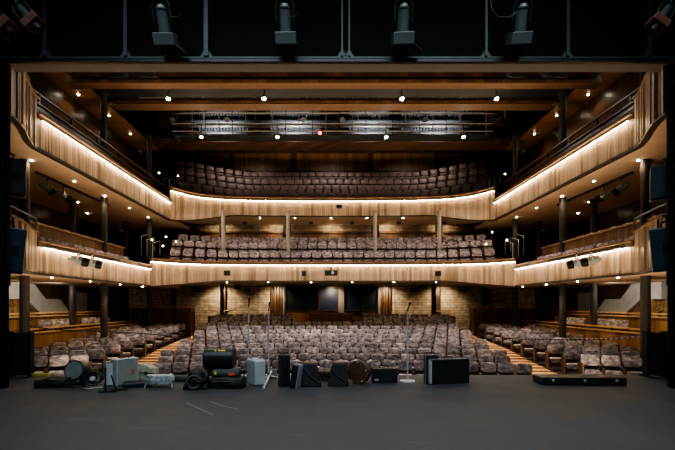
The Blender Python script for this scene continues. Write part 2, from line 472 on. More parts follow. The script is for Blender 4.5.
# control room window
zt, zb_, zs = P(0, 288, 24).z, P(0, 310, 24).z, P(0, 322, 24).z
b = MB(); b.bx(X(284, 24), X(380, 24), 24.05, 24.2, -.2, 2.74); struct('wall_back', b, 'midwood')
def window(n, x0, x1, mat):
    t = bpy.data.objects.new('window_%d' % n, None); COL.objects.link(t); t['kind'] = 'structure'
    t.location = ((x0+x1)/2, 24.0, zb_)
    b = MB(); b.bx(x0, x1, 24.0, 24.03, zb_, zt); b.build('pane', mat, t)
    b = MB(); f = .07
    b.bx(x0-f, x0, 23.9, 24.04, zb_-f, zt+f); b.bx(x1, x1+f, 23.9, 24.04, zb_-f, zt+f)
    b.bx(x0, x1, 23.9, 24.04, zt, zt+f); b.bx(x0, x1, 23.9, 24.04, zb_-f, zb_); b.build('window_frame', 'column', t)
window(1, X(286, 24), X(318, 24), 'glass'); window(2, X(321, 24), X(337, 24), 'glassblue')
window(3, X(345, 24), X(359, 24), 'glassblue'); window(4, X(363, 24), X(377, 24), 'glass')
b = MB(); b.bx(X(283, 24), X(284.6, 24), 23.85, 24.05, -.2, 2.74); b.bx(X(378, 24), X(380, 24), 23.85, 24.05, -.2, 2.74)
b.bx(X(338.5, 24), X(344, 24), 23.9, 24.05, -.2, 2.74)
struct('trim_5', b, 'palecol')
b = MB(); b.bx(X(284.6, 24), X(338, 24), 23.95, 24.04, .1, zb_-.07); b.bx(X(362, 24), X(378, 24), 23.95, 24.04, .1, zb_-.07)
struct('trim_6', b, 'honey')
t = thing('sound_desk', 'honey timber mixing desk enclosure below the control room windows', 'desk', (X(331, 22.3), 22.3, .02))
b = MB(); b.bx(X(309, 22), X(354, 22), 22.0, 22.08, .02, P(0, 313.5, 22).z); b.build('front_panel', 'honey', t)
b = MB(); b.bx(X(309, 22), X(309, 22)+.06, 22.08, 22.9, .02, 1.1); b.bx(X(354, 22)-.06, X(354, 22), 22.08, 22.9, .02, 1.1); b.build('side_panel', 'honey', t)
b = MB(); b.bx(X(309, 22), X(354, 22), 21.97, 22.3, 1.13, 1.17); b.build('top_rail', 'honeycap', t)
tag((lambda q: (q.ball((0, 0, .07), .08, (1, .8, 1)), q.bx(-.08, .08, -.06, .06, -.9, .02), q.build('desk_lamp', 'red'))[-1])(MB()), '', '')
o = bpy.data.objects['desk_lamp']; o.location = P(306.5, 321, 21.9); o.location.z = .03
tag(o, 'small red rounded lamp standing at the left end of the sound desk', 'lamp'); o.location.y = 21.85

# upper balcony rear wall panels
D1 = 27.55
for a, c in ((173, 193), (195, 229), (233, 291), (297, 368), (373, 434), (439, 472), (474, 489)):
    b = MB(); b.bx(X(a, D1), X(c, D1), 27.5, 27.6, P(0, 171, D1).z, P(0, 153.5, D1).z)
    struct('wall_rear_panel', b, 'honey')

# rear parapets behind the side stalls
for s, nm in ((-1, 'left'), (1, 'right')):
    t = thing('rear_parapet', 'dark timber parapet with rail behind the %s side stalls' % nm, 'parapet', (s*9.0, 21.1, -.1))
    b = MB(); b.bx(s*7.25, s*9.2+s*1.6, 21.05, 21.15, -.1, 1.42); b.bx(s*7.25, s*7.35, 20.6, 21.1, -.1, 1.42); b.build('panel', 'honey', t)
    b = MB(); b.bx(s*7.2, s*10.8, 21.0, 21.2, 1.42, 1.47); b.bx(s*7.2, s*10.8, 21.05, 21.13, 1.55, 1.60)
    for q in range(5): b.bx(s*(7.3+.85*q), s*(7.36+.85*q), 21.06, 21.12, 1.47, 1.55)
    b.build('rail', 'honeycap', t)
    t = thing('low_gate', 'low dark screen at the top of the %s aisle' % nm, 'screen', (s*6.6, 22.95, 0))
    b = MB(); b.bx(s*6.0, s*7.1, 22.95, 23.03, .02, .95); b.build('panel', 'darkwood', t)
    b = MB(); b.tube([(s*(5.6+.18*i), 22.95, 1.32-.10*math.sin(PI*i/8)) for i in range(9)], .035, 6); b.build('rope', 'honeycap', t)

# ------------------------------------------------------------------ balconies
def side_line(s, near=10.7, far=19.7, step=.115):
    return spline([(s*8.0, far), (s*8.0, (far+near)/2), (s*8.0, near)], step)
def wave_line(s, step=.12):
    return spline([(s*8.0, 10.7), (s*7.94, 10.45), (s*7.78, 10.1), (s*7.5, 9.6), (s*7.3, 9.15), (s*7.2, 8.75)], step)
def side_gallery(s, far, zb, zl, cap, label, nm, wave_top):
    t = thing('side_gallery', label, 'balcony', (s*9.0, (far+9)/2, zb), 0)
    L = side_line(s, 10.7, far); W = wave_line(s)
    board_front(L, zb, zl+.05).build('fascia', 'fascia', t)
    board_front(W, zb, wave_top, .06, .22, lo=.1).build('wave_fascia', 'side_boards', t)
    b = MB(); sweep(b, offset_line(L, -.25), 0, .29, zl+.05, cap-.04); b.build('recess', 'darkcap', t)
    b = MB(); sweep(b, offset_line(L, -.3), 0, .42, cap-.04, cap); b.build('cap_rail', 'cap', t)
    b = MB(); sweep(b, offset_line(W, -.06), 0, .14, wave_top, wave_top+.04); b.build('wave_cap', 'cap', t)
    b = MB(); sweep(b, offset_line(L[1:-1], .075), 0, .02, zl+.012, zl+.03); b.build('light_strip', 'led', t)
    b = MB(); sweep(b, offset_line(L+W[1:], -.12), 0, .15, zb-.06, zb); b.build('lower_trim', 'darkcap', t)
    # soffit and floor slab: polygon between the front line and the outer wall
    b = MB(); ln = L+W[1:]; out = 12.3
    for p, q in zip(ln, ln[1:]):
        for (z0, z1) in ((zb-.02, zb+.14),):
            b.hexa([(p[0], p[1], z0), (q[0], q[1], z0), (s*out, q[1], z0), (s*out, p[1], z0), (p[0]+s*.05, p[1], z1), (q[0]+s*.05, q[1], z1), (s*out, q[1], z1), (s*out, p[1], z1)])
    b.bx(s*8.0, s*out, far, far+3.5 if far < 19 else 22.4, zb-.02, zb+.14)
    b.build('soffit', 'soffit', t)
    return t
for s, nm in ((-1, 'left'), (1, 'right')):
    side_gallery(s, 17.5, 2.47, 3.12, 3.34, 'lower %s side gallery with pale vertical boards and glowing strip' % nm, nm, 3.53)
    side_gallery(s, 19.7, 5.83, 6.55, 6.75, 'upper %s side gallery with pale vertical boards and glowing strip' % nm, nm, 7.1)

def centre_line(ctrl, step=.12):
    left = [(-x, d) for x, d in reversed(ctrl)]  # ctrl from centre outwards, x positive
    full = left[:-1]+[(x, d) for x, d in ctrl]
    return spline(full, step)
UC = [(0, 21.75), (2.5, 21.72), (5, 21.55), (6.5, 21.2), (7.4, 20.6), (8.0, 19.7)]
LC = [(0, 19.1), (2.3, 19.08), (4.6, 18.98), (6.2, 18.72), (7.2, 18.25), (8.0, 17.5)]
def centre_balcony(ctrl, zbc, zbe, zl, cap, rear, label):
    t = thing('centre_balcony', label, 'balcony', (0, ctrl[0][1], zbc))
    L = centre_line(ctrl)
    zb = lambda p: zbc-(zbc-zbe)*max(0, (abs(p[0])-5.2)/2.8)**1.3
    board_front(L, zb, zl+.04, .015).build('fascia', 'fascia', t)
    b = MB(); sweep(b, offset_line(L, -.25), 0, .28, zl+.04, cap-.04); b.build('recess', 'darkcap', t)
    b = MB(); sweep(b, offset_line(L, -.3), 0, .42, cap-.04, cap); b.build('cap_rail', 'cap', t)
    b = MB(); sweep(b, offset_line(L, .075), 0, .02, zl+.012, zl+.03); b.build('light_strip', 'led', t)
    b = MB(); sweep(b, offset_line(L, -.12), 0, .14, lambda p: zb(p)-.05, zb); b.build('lower_trim', 'darkcap', t)
    b = MB()
    for p, q in zip(L, L[1:]):
        b.hexa([(p[0], p[1]+.05, zb(p)-.01), (q[0], q[1]+.05, zb(q)-.01), (q[0], rear, zbc), (p[0], rear, zbc),
                (p[0], p[1]+.05, zb(p)+.15), (q[0], q[1]+.05, zb(q)+.15), (q[0], rear, zbc+.15), (p[0], rear, zbc+.15)])
    b.build('soffit', 'soffit', t)
    return t, L
centre_balcony(UC, 6.45, 5.83, 7.19, 7.42, 24.3, 'upper centre balcony curving across the hall with glowing strip')
centre_balcony(LC, 2.76, 2.43, 3.46, 3.66, 24.3, 'lower centre balcony curving across the hall with glowing strip')
# stepped seating decks
def hookd(x, k=.30): return -k*max(0, min(abs(x), 8.3)-5.0)**1.45-max(0, abs(x)-8.3)*.35
UR = [(22.7+.85*k, z) for k, z in enumerate((7.95, 8.38, 8.92, 9.55, 10.30))]
LR = [(20.05, 4.27), (21.1, 4.88), (21.95, 5.30)]
def deck(rows, front, base, hk, rear, nm, xm):
    b = MB()
    for k, (d, zt_) in enumerate(rows):
        xw = xm+(.38*k if xm > 8.25 else 0); xs = [-xw+2*xw*i/24 for i in range(25)]
        z = zt_-SEATH
        y0 = (rows[k-1][0]+.42) if k else front
        for a, c in zip(xs, xs[1:]):
            fa, fc = hookd(a, hk), hookd(c, hk)
            ya1 = d+.43+fa if k < len(rows)-1 else rear; yc1 = d+.43+fc if k < len(rows)-1 else rear
            b.hexa([(a, y0+fa, base), (c, y0+fc, base), (c, yc1, base), (a, ya1, base), (a, y0+fa, z), (c, y0+fc, z), (c, yc1, z), (a, ya1, z)])
    struct(nm, b, 'darkfloor')
deck(UR, 22.1, 6.62, .30, 27.5, 'floor', 8.3)
deck(LR, 19.5, 2.95, .22, 24.2, 'floor', 8.2)

# second parapets and rails in the galleries
def parapet(name, s, x, y0, y1, z0, z1, label, mat='honey', rail=None, capmat='honeycap', posts=0):
    t = thing(name, label, 'parapet', (s*x, (y0+y1)/2, z0))
    b = MB(); b.bx(s*x, s*(x+.08), y0, y1, z0, z1); b.build('panel', mat, t)
    b = MB(); b.bx(s*(x-.06), s*(x+.14), y0, y1, z1, z1+.045); b.build('cap_rail', capmat, t)
    if rail:
        b = MB(); b.bx(s*(x-.04), s*(x+.05), y0, y1, z1+rail, z1+rail+.05)
        b.build('upper_rail', capmat, t)
        n = max(2, int((y1-y0)/1.3))
        for k in range(n):
            yy = lerp(y0+.1, y1-.15, k/(n-1)); b = MB(); b.bx(s*(x-.02), s*(x+.04), yy, yy+.07, z1+.045, z1+rail); b.build('rail_post', 'darkcap', t)
    return t
for s, nm in ((-1, 'left'), (1, 'right')):
    parapet('inner_parapet', s, 9.0, 9.6, 17.2, 2.6, 4.03, 'second timber parapet inside the lower %s gallery' % nm, rail=None)
    parapet('inner_parapet', s, 8.75, 10.2, 21.0, 6.0, 7.5, 'dark second parapet with rails inside the upper %s gallery' % nm, 'darkwood', .3, 'cap')
    for q, (xx, zz) in enumerate(((8.6, 7.25), (8.45, 7.0))):
        b = MB(); b.bx(s*xx, s*(xx+.05), 10.5, 20.8, zz, zz+.05)
        for yy in range(5): b.bx(s*(xx+.01), s*(xx+.04), 10.6+2.4*yy, 10.66+2.4*yy, 6.2, zz)
        tag(b.build('gallery_rail', 'cap'), '%s slim rail behind the upper %s gallery front' % (('higher', 'lower')[q], nm), 'rail')
    parapet('box_front', s, 9.85, 12.4, 20.9, -1.25, .66, 'honey timber front of the %s stalls box with double rail' % nm, rail=.13)
    parapet('box_front', s, 11.05, 11.4, 20.4, -1.25, 1.16, 'raised timber front behind the %s stalls box with double rail' % nm, rail=.11)
# chrome handrail loops on the lower galleries near the stage and at the corners
def handrail(pts, label, r=.022, mat='steel'):
    b = MB(); b.tube(pts, r, 8); return tag(b.build('handrail', mat), label, 'handrail')
for s, nm in ((-1, 'left'), (1, 'right')):
    handrail([(s*8.75, 9.3, 3.6), (s*8.6, 9.3, 4.15), (s*8.45, 9.6, 4.22), (s*8.4, 10.4, 4.15), (s*8.38, 11.2, 4.02), (s*8.38, 11.2, 3.4)],
             'curved metal handrail at the stage end of the lower %s gallery' % nm)
    for lev, (zz, dd) in enumerate(((3.7, 18.0), (7.3, 20.6))):
        pos = ('lower', 'upper')[lev]
        for q in range(3):
            x = s*(8.1+.42*q); y = dd+.35*q
            handrail([(x, y, zz-.1+.18*q), (x, y, zz+.55+.22*q), (x+s*.12, y+.25, zz+.72+.22*q), (x+s*.1, y+1.0, zz+.95+.22*q), (x+s*.1, y+1.0, zz+.3+.22*q)],
                     '%s slim handrail on the %s %s corner steps' % (('nearest', 'middle', 'farthest')[q], pos, nm), .014)
# step lamps glowing at the corners
def steplamp(px, py, d, label):
    c = P(px, py, d); t = thing('step_lamp', label, 'lamp', c-Vector((0, 0, .75))); b = MB(); b.ball(c, .035); b.build('bulb', 'smalllamp', t); b = MB(); b.cyl(c-Vector((0, 0, .75)), c-Vector((0, 0, .03)), .02, n=6); b.build('post', 'blackmetal', t)
for i, (px, py, d) in enumerate(((178, 176, 21.6), (159, 173, 21.2), (152, 177, 20.8), (145, 181, 20.2))):
    steplamp(px, py, d, '%s little glowing step lamp from the right, upper left balcony corner' % ORD[i])
for i, (px, py, d) in enumerate(((505, 174, 21.2), (512, 177, 20.8), (519, 182, 20.2))):
    steplamp(px, py, d, '%s little glowing step lamp from the left, upper right balcony corner' % ORD[i])
for i, (px, py, d) in enumerate(((176, 242, 19.4), (166, 237, 19.3), (163, 246, 18.6), (152, 240, 18.9))):
    steplamp(px, py, d, '%s little glowing step lamp from the right, lower left balcony corner' % ORD[i])
for i, (px, py, d) in enumerate(((486, 244, 19.4), (492, 232, 19.6), (507, 240, 18.9))):
    steplamp(px, py, d, '%s little glowing step lamp from the left, lower right balcony corner' % ORD[i])

# ------------------------------------------------------------------ columns
def column(x, y, z0, z1, r, mat, label):
    t = thing('column', label, 'column', (x, y, z0))
    b = MB(); b.cyl((x, y, z0), (x, y, z1), r, n=16); b.build('shaft', mat, t, smooth=False)
    b = MB(); b.cyl((x, y, z1-.06), (x, y, z1), r*1.3, n=16); b.build('collar', mat, t)
for s, nm in ((-1, 'left'), (1, 'right')):
    for q, (d, r) in enumerate(((11.6, .125), (15.7, .125), (19.7, .125))):
        column(s*9.0, d, -1.2 if q else -1.25, 9.94, r, 'column', '%s tall round column of the inner row along the %s galleries' % (('nearest', 'middle', 'farthest')[q], nm))
    for q, d in enumerate((16.0, 20.2)):
        column(s*10.42, d, -.6, 5.8, .13, 'column', '%s round column of the outer row behind the %s stalls box' % (('nearer', 'farther')[q], nm))
for q, x in enumerate((-5.6, -2.27, 2.2, 5.5)):
    column(x, 20.55, 3.3, 6.44, .10, 'palecol', '%s pale column from the left standing among the lower balcony seats' % ORD[q])
for q, px in enumerate((173, 222, 434, 490)):
    column(X(px, 22.6), 22.6, .0, 2.75, .1, 'darkcap', '%s dark column from the left before the stone wall under the lower balcony' % ORD[q])

# ------------------------------------------------------------------ staircases and plants at the sides
for s, nm in ((-1, 'left'), (1, 'right')):
    t = thing('concrete_staircase', 'pale concrete stair flight crossing behind the %s stalls box' % nm, 'staircase', (s*12.0, 14, .4))
    b = MB()
    pf = lambda px, py: ((12.1-.19)*F/(CX-px), H+(CY-py)/F*((12.1-.19)*F/(CX-px)))
    b.prism([pf(*q) for q in ((2, 281), (29, 281), (42, 299), (57, 299), (66, 312), (37, 313), (22, 299), (2, 299))], s*11.95, s*12.2, 'yz')
    b.build('flight', 'concrete', t)
    b = MB(); b.bx(s*12.15, s*12.28, 12.0, 16.9, .4, 1.95); b.build('timber_backing', 'honey', t)
    b = MB(); b.bx(s*12.2, s*12.31, 19.0, 19.9, 1.3, 2.2); tag(b.build('door_glow_panel', 'concrete'), 'small pale door-glow panel on the dark side wall beyond the %s staircase' % nm, 'panel')  # pale colour stands in for the glow of a doorway
    for q in range(2 if s > 0 else 1):
        yy = 13.2+q*.9 if s > 0 else 13.9
        xx = s*11.5
        zp = .40; t = thing('potted_plant', ('leafy green plant in a pot on the %s box ledge' % nm) if s < 0 else '%s leafy green plant in a pot behind the right box rail' % ('taller', 'smaller')[q], 'plant', (xx, yy, .40))
        b = MB(); b.cyl((xx, yy, .40), (xx, yy, .95), .13, .17, 14); b.build('pot', 'pot', t)
        b = MB(); rr = random.Random(q+5)
        for k in range(42):
            an = rr.uniform(0, 2*PI); h = rr.uniform(.1, .6); r_ = rr.uniform(.08, .32)
            c = Vector((xx+math.cos(an)*r_, yy+math.sin(an)*r_, 1.02+h*1.3)); u = Vector((math.cos(an+.7), math.sin(an+.7), rr.uniform(-.3, .6))).normalized()*.09
            w = Vector((-math.sin(an), math.cos(an), rr.uniform(-.5, .5))).normalized()*.035
            b.add([c-u, c+w, c+u, c-w], [(0, 1, 2, 3)])
            if k % 3 == 0: b.tube([(xx, yy, .93), ((xx+c.x)/2, (yy+c.y)/2, 1.2+h*.4), c], .006, 4)
        b.build('foliage', 'leaf', t)

# ------------------------------------------------------------------ seats
def rrect(x0, x1, z0, z1, r, n=5, rb=None):
    rb = r if rb is None else rb
    out = []
    for cx, cz, a0, q in ((x1-r, z1-r, 0, r), (x0+r, z1-r, PI/2, r), (x0+rb, z0+rb, PI, rb), (x1-rb, z0+rb, 1.5*PI, rb)):
        for k in range(n): a = a0+PI/2*k/(n-1); out.append((cx+q*math.cos(a), cz+q*math.sin(a)))
    return out
def pad(x0, x1, z0, z1, y0, y1, r, tilt, name, mat):
    b = MB(); b.prism(rrect(x0, x1, z0, z1, r), y0, y1, 'xz')
    # softly domed front: inset ring
    R_ = Matrix.Rotation(tilt, 3, 'X'); c = Vector((0, (y0+y1)/2, z0))
    b.v = [R_ @ (v-c)+c for v in b.v]
    return b.mesh(name, [M[mat]], Vector(), .028, 3, True)
def make_parts(fab):
    back = pad(-.235, .235, .63, .95, .09, .19, .09, -.15, 'backrest', fab)
    cush = pad(-.22, .22, .37, .53, -.13, .02, .06, .12, 'seat_cushion', fab)
    b = MB(); b.box((0, -.115, .36), (.40, .02, .14), Matrix.Rotation(.12, 3, 'X')); pan = b.mesh('seat_pan', [M['midwood']], Vector(), .006)
    b = MB()
    for sx in (-1, 1):
        b.bx(sx*.252-.010, sx*.252+.010, -.10, .18, .0, .58)
        b.bx(sx*.252-.018, sx*.252+.018, -.18, .18, .58, .61)
    b.box((0, .195, .62), (.44, .02, .50), Matrix.Rotation(-.15, 3, 'X')); b.bx(-.24, .24, .05, .1, .3, .36)
    fr = b.mesh('seat_frame', [M['midwood']], Vector(), .0)
    b = MB(); b.bx(-.012, .018, -.27, .27, 0.0, .74); ep = b.mesh('end_panel', [M['midwood']], Vector(), .006)
    return back, cush, fr, ep, pan
BACK, CUSH, FRAME, ENDP, PAN = make_parts('fabric')
def obj_of(name, me, parent):
    o = bpy.data.objects.new(name, me); COL.objects.link(o); o.parent = parent; return o
seats = []   # (x, y, zfloor, rotz, label, group, end)
def add_row(items, labelf, group):
    items = sorted(items, key=lambda q: q[0]); n = len(items)
    for i, (x, y, z, r, e) in enumerate(items): seats.append((x, y, z, r, labelf(i, n), group, e))
GR = 'mottled grey auditorium seats'
for k in range(9):
    n = 24 if k % 2 == 0 else 23
    it = []
    for i in range(n):
        x = (i-(n-1)/2)*.522
        it.append((x, rowy(k, x), ZTOP[k]-SEATH, -math.atan(x/25.0), 0))
    add_row(it, lambda i, n, k=k: 'mottled grey seat, %s from left in centre stalls row %s from stage' % (ORD[i], ORD[k]), GR)
for w in (0, 1):
    k = 9+w
    for s, nm in ((-1, 'left'), (1, 'right')):
        lo, hi = (2.15, 6.4) if s < 0 else (1.65, 6.5)
        n = int((hi-lo)/.522); it = []
        for i in range(n):
            x = s*(lo+.26+.522*i); it.append((x, rowy(k, x), ZTOP[k]-SEATH, -math.atan(x/25.0), 0))
        add_row(it, lambda i, n: '', GR)
for s, nm in ((-1, 'left'), (1, 'right')):
    for k in range(10):
        n = 5 if k else 4
        it = []
        for i in range(n):
            xx = 7.53+.50*i+(.02 if k % 2 else 0); x = s*xx
            it.append((x, side_d(k, x), side_zt(k)-SEATH, -s*.32, -s if i == 0 else 0))
        add_row(it, lambda i, n, k=k, nm=nm: 'mottled grey seat, %s from left in %s side stalls row %s from stage' % (ORD[i], nm, ORD[k]), GR)
    it = [(s*10.4, y, .10, -s*PI/2*.92, 0) for y in (14.6, 15.15, 15.7, 17.0, 17.55, 18.1, 18.65)]
    it.sort(key=lambda q: q[1])
    for i, q in enumerate(it): seats.append(q[:4]+('mottled grey seat, %s from the stage inside the %s stalls box' % (ORD[i], nm), GR, 0))
    for j, (xx, zf, cnt, y0) in enumerate(((8.48, 2.66, 9, 11.6), (9.5, 3.35, 9, 11.9))):
        for i in range(cnt):
            seats.append((s*xx, y0+.62*i, zf, -s*PI/2*.9, 'mottled grey seat, %s from the stage in %s row of lower %s gallery' % (ORD[i], ('front', 'rear')[j], nm), GR, 0))
for k, (d, zt_) in enumerate(LR):
    n = 31 if k else 30; it = []
    for i in range(n):
        x = (i-(n-1)/2)*.522; it.append((x, d+hookd(x, .22), zt_-SEATH, -x*.03, 0))
    add_row(it, lambda i, n: '', GR)
seats = [q for q in seats if not any(abs(q[0]-c_)<.33 and 20.2<q[1]<20.95 and q[2]>3 for c_ in (-5.6,-2.27,2.2,5.5)) and not any(abs(abs(q[0])-9.0)<.3 and abs(q[1]-d_)<.4 for d_ in (11.6,15.7,19.7))]
seats.sort(key=lambda q: (Vector((q[0], q[1], 0))-Vector((CAMX, 0, 0))).length + (4 if not q[4] else 0))
NIND = 300
for (x, y, z, r, lab, grp, e) in seats[:NIND]:
    t = thing('theatre_seat', lab, 'seat', (x, y, z), r, grp)
    obj_of('backrest', BACK, t); obj_of('seat_cushion', CUSH, t); obj_of('seat_frame', FRAME, t); obj_of('seat_pan', PAN, t)
    if e:
        o = obj_of('end_panel', ENDP, t); o.location = (e*.285, 0, 0)
# everything farther: one object
def joined(name, items, parts):
    vs, fs, ms = [], [], []
    for (x, y, z, r, lab, grp, e) in items:
        mt = Matrix.Translation((x, y, z)) @ Matrix.Rotation(r, 4, 'Z')
        use = list(parts)+([(ENDP, 1, Matrix.Translation((e*.285, 0, 0)))] if e else [])
        for me, mi, ex in use:
            n = len(vs); mm = mt @ ex if ex else mt
            vs += [mm @ v.co for v in me.vertices]
            for p in me.polygons: fs.append([n+i for i in p.vertices]); ms.append(mi)
    me = bpy.data.meshes.new(name); me.from_pydata(vs, [], fs)
    me.materials.append(M['fabric']); me.materials.append(M['midwood'])
    me.polygons.foreach_set('material_index', ms); me.update()
    o = bpy.data.objects.new(name, me); COL.objects.link(o); return o
o = joined('far_theatre_seats', seats[NIND:], [(BACK, 0, None), (CUSH, 0, None), (FRAME, 1, None), (PAN, 1, None)])
tag(o, 'remaining mottled grey seats of the rear stalls and lower balcony rows', 'seats', GR, 'stuff')
# brown seats upstairs
ub, uc, _f, _e, _p = make_parts('brown_seat')
nrow = len(UR)
for k, (d, zt_) in enumerate(UR):
    n = (31, 32, 34, 35, 36)[k]
    for i in range(n):
        x = (i-(n-1)/2)*.522
        t = thing('balcony_seat', 'brown seat, %s from left in upper balcony row %s from the front' % (ORD[i], ORD[k]), 'seat',
                  (x, d+hookd(x), zt_-SEATH), -x*.04, 'brown seats of the upper balcony')
        obj_of('backrest', ub, t); obj_of('seat_cushion', uc, t); obj_of('seat_frame', FRAME, t)

# aisle stairs
for s, nm in ((-1, 'left'), (1, 'right')):
    b = MB()
    for k in range(22):
        y0 = 11.6+.42*k; y1 = y0+.42
        zc = interp([(11.6, -.82), (14.4, -.52), (16.7, -.24), (21, .04)], y0+.2)
        b.bx(s*6.42, s*7.2, y0, y1, zc-.6, zc+.04)
    b.bx(s*6.42, s*7.2, 20.84, 22.5, -.2, .14)
    tag(b.build('aisle_stairs', 'aisle'), 'pale timber aisle stairs between the centre and %s side stalls' % nm, 'stairs')

# ------------------------------------------------------------------ downlights
LIGHTK = 1.0
def spot(loc, target, power, ang=100, blend=.7, col=(1, .74, .46), r=.05):
    l = bpy.data.lights.new('spot_lamp', 'SPOT'); l.energy = power*LIGHTK; l.spot_size = math.radians(ang); l.spot_blend = blend
    l.color = col; l.shadow_soft_size = r
    o = bpy.data.objects.new('spot_lamp', l); COL.objects.link(o); o.location = loc
    o.rotation_euler = (Vector(target)-Vector(loc)).to_track_quat('-Z', 'Y').to_euler(); return o
def downlight(x, y, z, label, group, power=12, r=.05):
    r *= .72
    t = thing('downlight', label, 'light', (x, y, z-.03), 0, group)
    b = MB(); b.cyl((x, y, z-.012), (x, y, z+.01), r*1.5, n=16); b.build('trim_ring', 'darkcap', t)
    b = MB(); b.cyl((x, y, z-.03), (x, y, z-.012), r, r*.9, n=14); b.build('lens', 'lamp', t)
    if power: spot((x, y, z-.06), (x, y, z-3), power, 130, .8)
for s, nm in ((-1, 'left'), (1, 'right')):
    g = 'downlights in the %s gallery soffits' % nm
    for i, d in enumerate((12.15, 14.12, 16.15, 18.1)):
        downlight(s*8.6, d, 2.45, '%s downlight from the stage under the lower %s gallery' % (ORD[i], nm), g, 26, .045)
    for i, d in enumerate((11.6, 13.55, 15.4, 17.3, 19.1)):
        downlight(s*8.8, d, 5.81, '%s downlight from the stage, front row under the upper %s gallery' % (ORD[i], nm), g, 34)
    for i, d in enumerate((14.5, 16.3, 18.3, 20.0)):
        downlight(s*10.42+(.0 if i != 2 else s*.8), d+(.25 if d == 20.0 else (-.0)), 5.81, '%s downlight from the stage, rear row under the upper %s gallery' % (ORD[i], nm), g, 26)
    for i, d in enumerate((12.8, 15.85, 17.6, 19.5)):
        downlight(s*(10.1 if i == 1 else 9.85), d, 9.95, '%s downlight from the stage in the plank ceiling over the %s gallery' % (ORD[i], nm), g, 40)
for i, px in enumerate((222, 260, 295, 331, 367, 403, 438)):
    downlight(X(px, 22.2), 22.2, 6.45, '%s downlight from the left under the upper centre balcony' % ORD[i], 'downlights under the upper centre balcony', 26, .055)
for i, px in enumerate((185, 227, 268, 311, 352, 394, 436, 467)):
    downlight(X(px, 19.9)*1.0, 19.9, 2.75, '%s downlight from the left under the lower centre balcony' % ORD[i], 'downlights under the lower centre balcony', 22, .05)

# ------------------------------------------------------------------ bright work lights + catwalks
def worklight(x, y, z, label):
    t = thing('work_light', label, 'light', (x, y, z), 0, 'white work lights of the ceiling bridges')
    b = MB(); b.cyl((x, y, z+.02), (x, y+.05, z+.22), .10, .07, 12); b.build('lamp_body', 'greypipe', t)
    b = MB(); b.cyl((x, y-.01, z), (x, y, z+.02), .06, n=12); b.build('lens', 'white', t)
    b = MB(); b.tube([(x, y+.05, z+.2), (x, y+.05, z+.62)], .02, 6); b.build('hanger', 'blackmetal', t)
    spot((x, y, z-.05), (x, y-1, z-5), 60, 150, .8, (1, .93, .85), .09)
for i, x in enumerate((-6.28, -2.64, 2.6, 6.2)): worklight(x, 15.2, 9.42, '%s bright white work light from the left on the nearer ceiling bridge' % ORD[i])
for i, x in enumerate((-6.2, -2.6, 2.54, 6.2)): worklight(x, 18.9, 9.52, '%s bright white work light from the left on the farther ceiling bridge' % ORD[i])
def catwalk(y, z, h, x1, label, dense):
    t = thing('catwalk', label, 'catwalk', (0, y, z))
    b = MB(); b.bx(-x1, x1, y+.05, y+.75, z-.05, z); b.build('deck', 'blackmetal', t)
    for zz in (z+.12, z+h*.5, z+h):
        b = MB(); b.cyl((-x1, y, zz), (x1, y, zz), .028, n=8); b.build('rail_pipe', 'greypipe', t)
    n = dense
    for k in range(n):
        x = -x1+2*x1*(k+.5)/n
        b = MB(); b.cyl((x, y+.02, z-.05), (x, y+.02, z+h+.9), .022, n=6); b.build('rail_post', 'greypipe' if k % 2 else 'blackmetal', t)
catwalk(15.25, 9.95, .55, 8.9, 'nearer lighting bridge with pipe rails between the timber beams', 16)
catwalk(18.95, 9.72, .95, 7.6, 'farther lighting bridge with pipe rails behind the second beam', 24)
# grey services behind the bridge
rr = random.Random(3)
for q, (z, y, r_) in enumerate(((10.3, 20.3, .10), (10.62, 20.2, .06), (10.9, 20.35, .12), (11.25, 20.1, .05), (12.1, 19.9, .09), (12.5, 20.0, .05), (12.85, 19.8, .08))):
    b = MB(); x = -7.6
    b.cyl((-7.6, y, z), (7.6, y, z), r_, n=14)
    for k in range(14): b.cyl((-7+k*1.08, y, z), (-7+k*1.08+.06, y, z), r_*1.15, n=14)
    for k in range(6): b.cyl((-6.5+2.6*k, y, z), (-6.5+2.6*k, y, 13.82), .012, n=5)
    tag(b.build('air_duct', 'greypipe' if q % 2 == 0 else 'palecol'), '%s long grey horizontal duct from below, behind the farther lighting bridge' % ORD[q], 'duct', None)
for q in range(13):
    x = -7.8+15.6*q/12+rr.uniform(-.3, .3); z0 = rr.uniform(9.9, 10.6)
    t = thing('hanging_frame', '%s dangling pipe frame from the left between the two timber beams' % ORD[q], 'frame', (x, 17.9, z0), 0, 'pipe frames above the timber beams')
    w_ = rr.uniform(.25, .7); b = MB()
    b.cyl((x-w_, 17.9, z0), (x-w_, 17.9, 13.7), .022, n=6); b.cyl((x+w_, 17.9, z0+.4), (x+w_, 17.9, 13.7), .022, n=6); b.build('hanger_pipes', 'greypipe', t)
    b = MB()
    for zz in (z0+.6, z0+1.3, z0+1.8): b.cyl((x-w_-.3, 17.9, zz), (x+w_+.3, 17.9, zz), .03, n=6)
    b.build('cross_pipes', 'palecol', t)
for q, x in enumerate((-7.4, -4.9, -1.4, .4, 4.2, 7.6)):
    t = thing('bridge_spotlight', '%s dark spotlight from the left hanging on the farther lighting bridge' % ORD[q], 'spotlight', (x, 18.7, 10.0), 0, 'spotlights of the farther lighting bridge')
    b = MB(); b.cyl((x, 18.75, 10.35), (x+.05, 18.35, 10.1), .10, .12, 12); b.build('lamp_body', 'blackmetal', t)
    b = MB(); b.tube([(x-.14, 18.6, 10.25), (x-.14, 18.8, 10.6), (x+.14, 18.8, 10.6), (x+.14, 18.6, 10.25)], .014, 6); b.build('yoke', 'greypipe', t)
